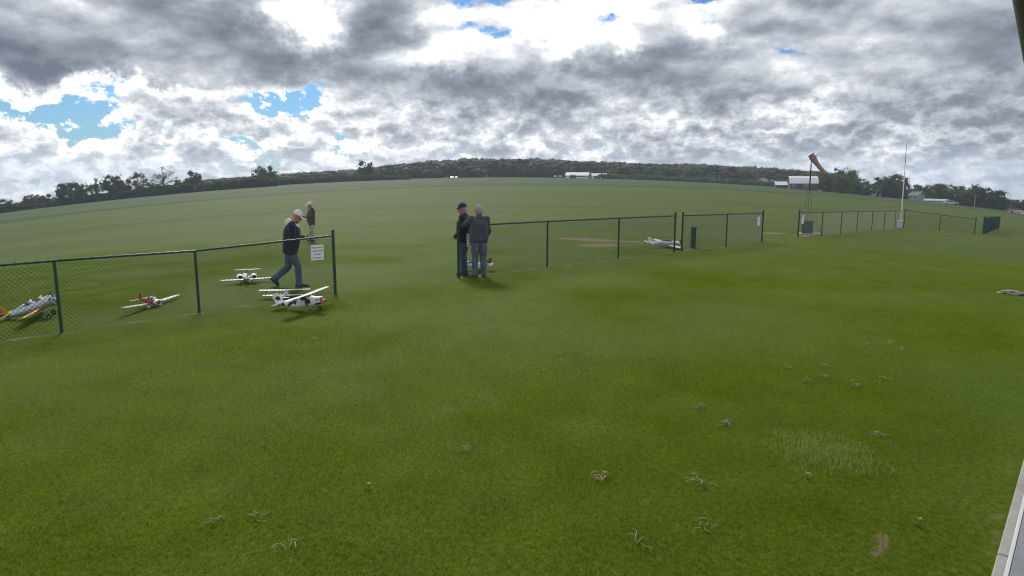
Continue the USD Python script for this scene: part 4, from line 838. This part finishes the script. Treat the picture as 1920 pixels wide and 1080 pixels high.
# silver trainer with yellow wings, tail down
r = thing('model_plane', 'silver model plane with yellow wings and striped tail at the left edge', 'model plane', matrix=fitted(-8.466, 12.1749, 0.362, 0.3639, 0.05, 0.9003, 0.7357, 1.383))
zc = .24
fus = [(.44, 0, zc, .085, .085), (.42, 0, zc, .10, .10), (.30, 0, zc, .105, .11), (.10, 0, zc - .005, .095, .115), (-.15, 0, zc - .005, .085, .105), (-.40, 0, zc + .0, .060, .075), (-.62, 0, zc + .015, .030, .042), (-.72, 0, zc + .03, .012, .02)]
obj('fuselage', loft(fus, 18), F_ALU, r, 40)
cw = obj('cowling', loft([(.52, 0, zc, .07, .07), (.53, 0, zc, .092, .092), (.50, 0, zc, .108, .108), (.42, 0, zc, .110, .110)], 18), F_ALU, r, 40)
for k in range(5): a = k * 2 * PI / 5 + .3; obj('engine_cylinder', cyl((.49, .07 * math.cos(a), zc + .07 * math.sin(a)), (.49, .135 * math.cos(a), zc + .135 * math.sin(a)), .024, 10), F_DARK, cw, 40)
for x in (.20, -.06):
    ck = obj('cockpit_opening', loft([(x + .09, 0, zc + .095, .03, .02), (x + .06, 0, zc + .102, .055, .02), (x - .06, 0, zc + .098, .055, .02), (x - .09, 0, zc + .09, .03, .02)], 14), F_DARK, r, True)
    obj('windscreen', join([box(.004, .09, .055, (x + .085, 0, zc + .135)), box(.05, .004, .045, (x + .06, .045, zc + .128)), box(.05, .004, .045, (x + .06, -.045, zc + .128))]), F_WHITE, ck)
obj('headrest', loft([(-.16, 0, zc + .09, .04, .03), (-.22, 0, zc + .09, .04, .035), (-.5, 0, zc + .06, .01, .02)], 12), F_ALU, r, True)
wl = wing((.22, .06, zc - .075), (.17, .80, zc + .005), .36, .22, .11); obj('wing', wl, F_YEL, r, 40); obj('wing', flip(wl), F_YEL, r, 40)
ht = wing((-.55, .02, zc + .05), (-.62, .27, zc + .055), .14, .09, .10); obj('tailplane', ht, F_YEL, r, 40); obj('tailplane', flip(ht), F_YEL, r, 40)
obj('tail_fin', fin((-.56, 0, zc + .04), .13, (-.655, 0, zc + .24), .04), F_YEL, r, 40)
rd = obj('rudder', box(.09, .012, .22, (-.745, 0, zc + .125)), F_NAVY, r)
for k in range(6): obj('stripe', box(.085, .0135, .016, (-.75, 0, zc + .035 + .036 * k)), F_WHITE if k % 2 == 0 else F_RED, rd)
for s in (-1, 1): wheel(r, (.28, s * .15, -.02), .06, fork=(.20, s * .09, zc - .08))
obj('tail_wheel', trimesh.creation.icosphere(2, .02).apply_transform(np.diag([1, .5, 1, 1])).apply_translation((-.66, 0, zc - .04)), RUBBER, r, True)
propeller(r, .545, zc, .36, ang=8, spin=F_ALU)

# red and cream sport plane
r = thing('model_plane', 'small red and cream low wing model plane alone behind the left fence', 'model plane', matrix=fitted(-6.9062, 13.0175, -0.0762, -0.1, -0.0482, 0.6849, 0.599265, 1.8459))
zc = .17
obj('fuselage', loft([(.34, 0, zc, .05, .05), (.31, 0, zc, .068, .07), (.15, 0, zc + .0, .072, .085), (-.10, 0, zc + .005, .062, .08), (-.40, 0, zc + .02, .030, .045), (-.60, 0, zc + .035, .010, .018)], 16), F_RED, r, 40)
obj('cowling', loft([(.375, 0, zc, .045, .045), (.385, 0, zc, .066, .066), (.34, 0, zc, .076, .078), (.25, 0, zc, .077, .086)], 16), F_WHITE, r, 40); obj('cowl_opening', loft([(.388, 0, zc, .052, .052), (.392, 0, zc, .048, .048)], 16), F_RED, r)
cn = obj('canopy', loft([(.20, 0, zc + .06, .02, .01), (.14, 0, zc + .085, .055, .055), (.02, 0, zc + .09, .058, .070), (-.10, 0, zc + .08, .045, .045), (-.2, 0, zc + .06, .01, .01)], 14), F_CANOPY, r, True)
obj('canopy_frame', loft([(.075, 0, zc + .088, .060, .067), (.035, 0, zc + .090, .0615, .0725)], 14), F_WHITE, cn, True); obj('screen_frame', loft([(.185, 0, zc + .068, .033, .026), (.150, 0, zc + .083, .055, .053)], 14), F_WHITE, cn, True)
wl = wing((.17, .05, zc - .05), (.15, .72, zc + .02), .32, .22, .12); obj('wing', wl, F_CREAM, r, 40); obj('wing', flip(wl), F_CREAM, r, 40)
for s in (1, -1): obj('wing_tip', loft([(.135, s * .715, zc + .022, .012, .012), (.08, s * .74, zc + .022, .018, .016), (-.02, s * .735, zc + .022, .006, .008)], 10), F_RED, r, True)
for s in (1, -1): obj('root_fairing', airfoil_surface([((.18, s * .06, zc - .048), .23, .034), ((.165, s * .25, zc - .028), .205, .031)]), F_RED, r, 40)
ht = wing((-.46, .02, zc + .035), (-.50, .24, zc + .035), .12, .09, .09); obj('tailplane', ht, F_RED, r, 40); obj('tailplane', flip(ht), F_RED, r, 40); obj('tail_fin', fin((-.44, 0, zc + .05), .14, (-.52, 0, zc + .21), .08), F_RED, r, 40)
for s in (1, -1): wheel(r, (.16, s * .15, .045), .045, pant=F_WHITE, fork=(.13, s * .12, zc - .05))
propeller(r, .40, zc, .26, ang=75, spin=F_RED, sr=.028)

# white twin jet seen from behind, high red tail
r = thing('model_plane', 'white twin engine jet model with red T tail behind the left fence', 'model plane', matrix=fitted(-6.2026, 16.0029, 2.022, -0.0055, 0.0052, 0.7049, 0.8965, 1.3103))
zc = .19
obj('fuselage', loft([(.80, 0, zc - .02, .006, .006), (.74, 0, zc - .01, .045, .045), (.55, 0, zc, .078, .08), (.0, 0, zc, .080, .082), (-.35, 0, zc + .01, .066, .068), (-.60, 0, zc + .03, .03, .035), (-.68, 0, zc + .04, .01, .012)], 16), F_WHITE, r, 40)
wl = wing((.10, .05, zc - .06), (-.24, .62, zc - .015), .27, .12, .11, round_tip=False); obj('wing', wl, F_WHITE, r, 40); obj('wing', flip(wl), F_WHITE, r, 40)
for s in (1, -1):
    obj('winglet', airfoil_surface([((-.245, s * .615, zc - .018), .12, .012), ((-.31, s * .672, zc + .065), .07, .006)]), F_WHITE, r, 40)
    nc = obj('engine_nacelle', loft([(-.12, s * .165, zc + .07, .058, .058), (-.10, s * .165, zc + .07, .076, .076), (-.22, s * .165, zc + .07, .086, .086), (-.40, s * .165, zc + .07, .075, .075), (-.50, s * .165, zc + .07, .058, .058)], 16), F_WHITE, r, 40)
    obj('exhaust', loft([(-.498, s * .165, zc + .07, .046, .046), (-.515, s * .165, zc + .07, .044, .044)], 14), F_DARK, nc); obj('pylon', box(.2, .08, .02, (-.3, s * .1, zc + .06)), F_WHITE, nc)
    wheel(r, (-.12, s * .14, .035), .035, fork=(-.12, s * .14, zc - .05))
obj('tail_fin', fin((-.36, 0, zc + .05), .30, (-.58, 0, zc + .34), .17, .035), F_RED, r, 40)
ht = wing((-.60, .0, zc + .335), (-.70, .30, zc + .345), .15, .09, .09); obj('tailplane', ht, F_WHITE, r, 40); obj('tailplane', flip(ht), F_WHITE, r, 40); obj('tail_bullet', loft([(-.52, 0, zc + .335, .006, .006), (-.60, 0, zc + .34, .020, .020), (-.76, 0, zc + .34, .015, .015), (-.80, 0, zc + .34, .004, .004)], 10), F_RED, r, True)
wheel(r, (.55, 0, .03), .03, fork=(.55, 0, zc - .06))

# high wing plane with cow patches
r = thing('model_plane', 'white high wing model plane with black cow patches in front of the left fence', 'model plane', matrix=fitted(-3.7806, 12.5002, -0.3484, 0.1853, 0.0517, 0.7746, 1.0138, 0.8938))
zc = .22
obj('fuselage', loft([(.50, 0, zc - .01, .055, .06), (.47, 0, zc - .01, .078, .085), (.30, 0, zc + .0, .088, .105), (.20, 0, zc + .03, .09, .135), (-.06, 0, zc + .03, .088, .135), (-.18, 0, zc + .005, .078, .105), (-.50, 0, zc + .03, .042, .060), (-.78, 0, zc + .05, .014, .032)], 18, 3.0), F_COW, r, 40)
obj('windscreen', loft([(.31, 0, zc + .085, .06, .01), (.21, 0, zc + .12, .078, .045), (.17, 0, zc + .13, .08, .04)], 12), F_CANOPY, r, True)
for s in (1, -1):
    obj('side_window', box(.16, .006, .07, (.06, s * .0905, zc + .09), .002), F_CANOPY, r)
    obj('wing_strut', tube([(.10, s * .08, zc - .08), (.06, s * .48, zc + .155)], .009, 6), F_WHITE, r, 40)
    wheel(r, (.25, s * .20, .0), .055, fork=(.22, s * .07, zc - .09))
wl = wing((.22, .0, zc + .165), (.22, .93, zc + .185), .28, .27, .13); obj('wing', wl, F_WHITE, r, 40); obj('wing', flip(wl), F_WHITE, r, 40); obj('wing_saddle', box(.24, .18, .03, (.08, 0, zc + .152), .008), F_WHITE, r)
ht = wing((-.60, .01, zc + .06), (-.63, .30, zc + .06), .17, .13, .09); obj('tailplane', ht, F_WHITE, r, 40); obj('tailplane', flip(ht), F_WHITE, r, 40)
ff = fin((-.54, 0, zc + .06), .28, (-.66, 0, zc + .31), .18, .024); obj('tail_fin', ff, F_WHITE, r, 40)
obj('fin_patch', loft([(-.64, 0, zc + .17, .0165, .03), (-.68, 0, zc + .19, .0175, .055), (-.74, 0, zc + .18, .0160, .05), (-.78, 0, zc + .20, .0125, .02)], 12), F_DARK, r)
ck = obj('nose_ring', loft([(.515, 0, zc - .01, .05, .055), (.525, 0, zc - .01, .07, .075), (.49, 0, zc - .01, .080, .088)], 18, 3.0), paint('pink_nose', (.55, .18, .12), .4), r, 40)
for s in (1, -1): obj('engine_cylinder', cyl((.44, s * .07, zc + .03), (.44, s * .13, zc + .04), .026, 10), STEEL, ck, 40)
propeller(r, .53, zc - .01, .34, ang=60, spin=F_CREAM); obj('tail_wheel', trimesh.creation.icosphere(2, .02).apply_transform(np.diag([1, .5, 1, 1])).apply_translation((-.74, 0, zc - .0)), RUBBER, r, True)

# white biplane just behind it
r = plane_on((533, 561), 'model_plane', 'white biplane model with a red wing strut, behind the cow patched plane', -80, pitch=0, scale=.74, x0=0.0)
zc = .065
obj('fuselage', loft([(.42, 0, zc, .04, .04), (.38, 0, zc, .062, .065), (.1, 0, zc, .06, .07), (-.35, 0, zc + .02, .028, .04), (-.52, 0, zc + .03, .010, .015)], 14), F_WHITE, r, 40)
for z, nm in ((zc + .145, 'upper_wing'), (zc + .0, 'lower_wing')):
    wl = wing((.20, .0, z), (.18, .68 if nm == 'upper_wing' else .58, z + .01), .17, .15, .11); obj(nm, wl, F_WHITE, r, 40); obj(nm, flip(wl), F_WHITE, r, 40)
for s in (1, -1):
    obj('interplane_strut', fin((.19, s * .50, zc + .0), .12, (.19, s * .50, zc + .165), .14, .016), F_RED, r, 40); obj('cabane_strut', cyl((.14, s * .05, zc + .05), (.14, s * .06, zc + .15), .007, 6), F_WHITE, r)
    wheel(r, (.22, s * .13, .035), .035, fork=(.18, s * .06, zc - .04))
ht = wing((-.40, .01, zc + .03), (-.42, .22, zc + .03), .12, .09, .09); obj('tailplane', ht, F_WHITE, r, 40); obj('tailplane', flip(ht), F_WHITE, r, 40); obj('tail_fin', fin((-.38, 0, zc + .05), .14, (-.46, 0, zc + .17), .09), F_WHITE, r, 40); propeller(r, .43, zc, .24, ang=40)

# white low wing plane by the gap in the fence
r = thing('model_plane', 'white low wing model plane with dark canopy by the gap between fences', 'model plane', matrix=fitted(5.2925, 23.7602, 0.35, -0.03, 0.09, 1.0387, 1.25, 1.3))
zc = .16
obj('fuselage', loft([(.40, 0, zc, .035, .04), (.36, 0, zc, .062, .066), (.15, 0, zc + .0, .070, .085), (-.10, 0, zc + .005, .062, .08), (-.40, 0, zc + .02, .030, .045), (-.58, 0, zc + .03, .010, .018)], 16), F_WHITE, r, 40)
obj('canopy', loft([(.18, 0, zc + .06, .02, .01), (.12, 0, zc + .080, .046, .036), (0, 0, zc + .085, .048, .042), (-.12, 0, zc + .075, .03, .02), (-.16, 0, zc + .07, .01, .01)], 14), F_CANOPY, r, True)
for s in (1, -1):
    for zz, m in ((.015, F_DARK), (-.02, F_NAVY)): obj('side_stripe', loft([(.30, s * .066, zc + zz, .004, .006), (.05, s * .068, zc + zz, .006, .010), (-.25, s * .050, zc + zz + .01, .004, .008)], 8), m, r)
    wheel(r, (.18, s * .16, .045), .045, pant=F_BLUEGREY, fork=(.15, s * .10, zc - .05))
wl = wing((.16, .05, zc - .045), (.10, .62, zc - .005), .22, .15, .12); obj('wing', wl, F_WHITE, r, 40); obj('wing', flip(wl), F_WHITE, r, 40)
ht = wing((-.44, .02, zc + .03), (-.48, .22, zc + .03), .12, .09, .09); obj('tailplane', ht, F_WHITE, r, 40); obj('tailplane', flip(ht), F_WHITE, r, 40); obj('tail_fin', fin((-.40, 0, zc + .05), .16, (-.50, 0, zc + .20), .09), F_WHITE, r, 40); propeller(r, .41, zc, .27, BLACK_PLASTIC, 25, F_DARK, .03)

# white and red plane half hidden by the two men
r = plane_on((889, 508), 'model_plane', 'white model plane with a red tail fin, half hidden behind the two men', 184, pitch=0, scale=.92, x0=.0)
zc = .15
obj('fuselage', loft([(.46, 0, zc, .01, .01), (.40, 0, zc, .04, .04), (.2, 0, zc, .058, .064), (-.1, 0, zc, .055, .062), (-.40, 0, zc + .01, .034, .04), (-.52, 0, zc + .02, .014, .018)], 14), F_WHITE, r, 40)
wl = wing((.10, .04, zc - .03), (-.06, .48, zc), .24, .13, .11); obj('wing', wl, F_WHITE, r, 40); obj('wing', flip(wl), F_WHITE, r, 40); ht = wing((-.36, .02, zc + .02), (-.46, .24, zc + .02), .15, .09, .09); obj('tailplane', ht, F_WHITE, r, 40); obj('tailplane', flip(ht), F_WHITE, r, 40)
obj('tail_fin', fin((-.30, 0, zc + .03), .17, (-.42, 0, zc + .20), .10, .02), film('faded_red_film', (.36, .09, .07)), r, 40); obj('canopy', loft([(.26, 0, zc + .04, .02, .01), (.16, 0, zc + .06, .042, .04), (.02, 0, zc + .05, .03, .03), (-.05, 0, zc + .05, .01, .01)], 12), F_CANOPY, r, True)
for p in ((.3, 0, .03), (-.02, .14, .03), (-.02, -.14, .03)): wheel(r, p, .03, fork=(p[0], p[1], zc - .03))

# ------------------------------------------------------------------ porch of the clubhouse at the right, under and beside the camera
PD = np.array([math.sin(math.radians(40.1)), math.cos(math.radians(40.1)), 0]); PL = np.array([-PD[1], PD[0], 0]); pyaw = math.atan2(PD[1], PD[0])
def porch_m(z=0.0): return frame((0, 0, z), pyaw)                # x along the porch, y to its left (the lawn), z up
DECK = paint('grey_deck', (.30, .31, .34), .6, .10, 3, dirt=(.22, .22, .23), bump=.15, bscale=25); TRIM = paint('white_trim', (.74, .75, .74), .45, .05, 4)
r = thing('concrete_kerb', 'grey concrete kerb along the porch at the lower right corner', 'kerb', matrix=porch_m())
y1 = .11 * 2.44
for x0, x1 in ((-3, .4), (.41, 2.55), (2.56, 5.21), (5.22, 8.2), (8.21, 12)): obj('slab', box(x1 - x0, .40, .30, ((x0 + x1) / 2, y1 - .20, .06 - .15), .008), CONCRETE, r)
r = thing('porch_deck', 'raised grey board deck with a white front edge at the lower right', 'deck', matrix=porch_m())
y2 = .086 * 2.26
obj('front_trim', box(14.0, .022, .14, (5, y2 - .011, .17), .003), TRIM, r)
for k in range(9): obj('deck_board', box(14.0, .138, .03, (5, y2 - .024 - .069 - .146 * k, .222), .004), DECK, r)
r = thing('porch_roof', 'dark edged eave of the porch roof in the upper right corner', 'roof', matrix=frame((0, 0, CAM_H), math.atan2(math.cos(math.radians(37.1)), math.sin(math.radians(37.1)))))
hz = .50; ye = .249 * hz; FASCIA = paint('dark_fascia', (.035, .033, .042), .5, .1, 3)
obj('fascia', box(9.0, .025, .16, (3.6, ye - .095, hz + .08), .003), FASCIA, r); obj('soffit', box(9.0, 1.5, .02, (3.6, ye - .11 - .75, hz + .02)), paint('soffit', (.42, .42, .43), .6), r); obj('roof_deck', box(9.1, 1.7, .05, (3.6, ye - .90, hz + .20)), ROOF_G, r)
gt = obj('gutter', tube([(-.9, .249 * (hz + .10) - .041, hz + .10), (8.1, .249 * (hz + .10) - .041, hz + .10)], .04, 12), FASCIA, r, 40)
r = thing('clubhouse_wall', 'grey sided clubhouse wall behind the porch', 'building', matrix=porch_m())
obj('wall', box(14.0, .2, 2.75, (5, -1.42, 1.38 + .24)), WALL_G, r)

# ------------------------------------------------------------------ small things on the lawn
DRY = leaf_material('dry_stalk', (.33, .28, .15), (.52, .46, .29), trans=.1, wscale=6.0, wdark=.7); STEMG = leaf_material('green_stem', (.12, .17, .05), (.2, .24, .09), trans=.2); PETAL = paint('dandelion_petal', (.80, .62, .01), .6, .1, 40)
def clump(px, py, size, n, label, seed, group=None):
    q = np.random.default_rng(seed); p = ground(px, py); root = thing('withered_clump', label, 'withered plant', p, q.uniform(0, 6), group); st = []
    for k in range(n):
        R = q.uniform(.022, .042); a = q.uniform(0, 6.28); c = np.append(q.normal(0, size * .55, 2), .012); d = np.array([math.cos(a), math.sin(a), 0]); s = np.array([-d[1], d[0], 0]); up = np.array([0, 0, 1.0]) * q.uniform(.35, 1.0) + s * q.uniform(-.6, .6); t = np.linspace(q.uniform(-.2, .5), q.uniform(2.2, 3.9), 9)
        st.append(tube([c + d * R * math.cos(v) * q.uniform(.95, 1.05) + up * R * math.sin(v) + np.array([0, 0, .012]) for v in t], np.linspace(.0046, .0026, 9) * q.uniform(.8, 1.2), 5))
    for k in range(2): a = q.uniform(0, 6.28); c = np.append(q.normal(0, size * .6, 2), .02); st.append(tube([c, c + np.array([math.cos(a), math.sin(a), .15]) * .05, c + np.array([math.cos(a + .4), math.sin(a + .4), .1]) * .09], [.004, .003, .0015], 4))
    obj('stalks', join(st), DRY, root, True)
    if n > 4: obj('dead_leaves', blades(8, size * 1.3, .02, .03, .008, seed + 5, lean=2.6), DRY, root)
BIG = [(1308, 765, .085, 7, 'dry stalk clump with one long stalk sticking up, upper of the large ones'), (1362, 798, .085, 8, 'flattish loop of dry stalks just below the upright stalk'), (1306, 905, .085, 9, 'biggest arched dry stalk clump in the near lawn'), (1124, 899, .07, 7, 'brownish clump of dead leaves with a yellow bloom beside it'), (869, 846, .06, 5, 'single pale dry clump in the middle of the near lawn'), (531, 1032, .05, 5, 'dry clump nearest the bottom edge of the picture'), (484, 973, .05, 3, 'pale hooked dry stalk left of the near lawn'), (404, 981, .04, 3, 'brownish scrap of dry stalk farthest left on the near lawn'), (1200, 1015, .06, 3, 'long brown dry stalk low in the middle of the near lawn'), (1320, 990, .05, 4, 'small dry clump below the biggest arched one')]
for k, a in enumerate(BIG): clump(*a, seed=60 + k)
SMALL = [(1550, 691, 'upper of two small dry clumps one above the other on the right lawn'), (1548, 711, 'lower of two small dry clumps one above the other on the right lawn'), (1608, 727, 'small dry clump right of and below the stacked pair'), (1655, 712, 'small dry clump at the right end of the lower scattered row'),
         (1624, 649, 'leftmost of the three farthest small dry clumps on the right lawn'), (1668, 645, 'middle one of the three farthest small dry clumps on the right lawn'), (1690, 659, 'rightmost of the three farthest small dry clumps on the right lawn'), (1479, 690, 'small dry clump at the far left of the scattered group on the right lawn'),
         (1512, 716, 'small dry clump just left of the stacked pair and lower'), (1650, 820, 'lone small dry clump right of the pale seeding grass patch'), (592, 639, 'single tiny pale scrap on the lawn below the cow patched plane')]
for k, (x, y, lab) in enumerate(SMALL): clump(x, y, .05, 4, lab, 90 + k, 'small dry clumps on the right of the lawn' if x > 1000 else None)
p = ground(1308, 765); st = thing('dry_stalk', 'single upright dry stalk rising from the upper large clump', 'withered plant', p); obj('stalk', tube([(.02, 0, .02), (.0, .02, .09), (-.025, .03, .16)], [.006, .005, .003], 5), DRY, st, True)
for px, py, lab in ((692, 920, 'lone yellow dandelion left of centre in the near lawn'), (1135, 897, 'yellow dandelion at the brownish clump of dead leaves'), (1514, 899, 'yellow dandelion below the pale seeding grass patch'), (1720, 987, 'yellow dandelion near the porch at the lower right')):
    p = ground(px, py); r = thing('dandelion', lab, 'flower', p, rng.uniform(0, 6)); obj('stem', tube([(0, 0, 0), (.006, .004, .03), (.004, .010, .052)], .003, 5), STEMG, r, True)
    v, f = blades(60, .004, .013, .019, .005, int(px), lean=1.5); f = np.asarray(f); obj('flower_head', (np.asarray(v) + [.004, .010, .050], f), PETAL, r)
    obj('leaf', (lambda b: (b[0] * [1, 1, .7], b[1]))(blades(8, .02, .035, .055, .012, int(py), lean=1.6)), STEMG, r)
STONE = paint('pale_stone', (.25, .235, .21), .85, .2, 10, bump=.4, bscale=40); q = np.random.default_rng(4); c = ground(1912, 554); sts = []
root = thing('broken_concrete', 'low heap of broken pale concrete at the right edge of the lawn', 'rubble', c, kind='stuff')
for k in range(16):
    m = trimesh.convex.convex_hull(q.normal(size=(12, 3)) * [.07, .05, .018]); m.apply_transform(trimesh.transformations.rotation_matrix(q.uniform(0, 6), [0, 0, 1])); m.apply_translation((q.normal(.12, .28), q.normal(0, .12), .03 + abs(q.normal(0, .03)))); sts.append(m)
obj('pieces', join(sts), STONE, root)

# ------------------------------------------------------------------ the air between here and the wood
usdkit.material(stage, '/World/Looks/haze', {'v': ('principled_volume', {'color': (.80, .88, 1.0), 'density': 0.00030, 'anisotropy': .2})}, volume='v.volume')
zlo = float(terrain(-1690 * .94, 1690 * .34)) ; zlo = min(zlo, float(np.min([terrain(1700 * math.sin(a), 1700 * math.cos(a)) for a in np.linspace(-PI, PI, 90)]))) - 1.5
hz_box = trimesh.creation.box((3800, 3800, 27 - zlo)); hz_box.apply_translation((0, 0, (27 + zlo) / 2))
obj('haze', hz_box, '/World/Looks/haze', kind='stuff', label='thin bluish haze over the whole field')
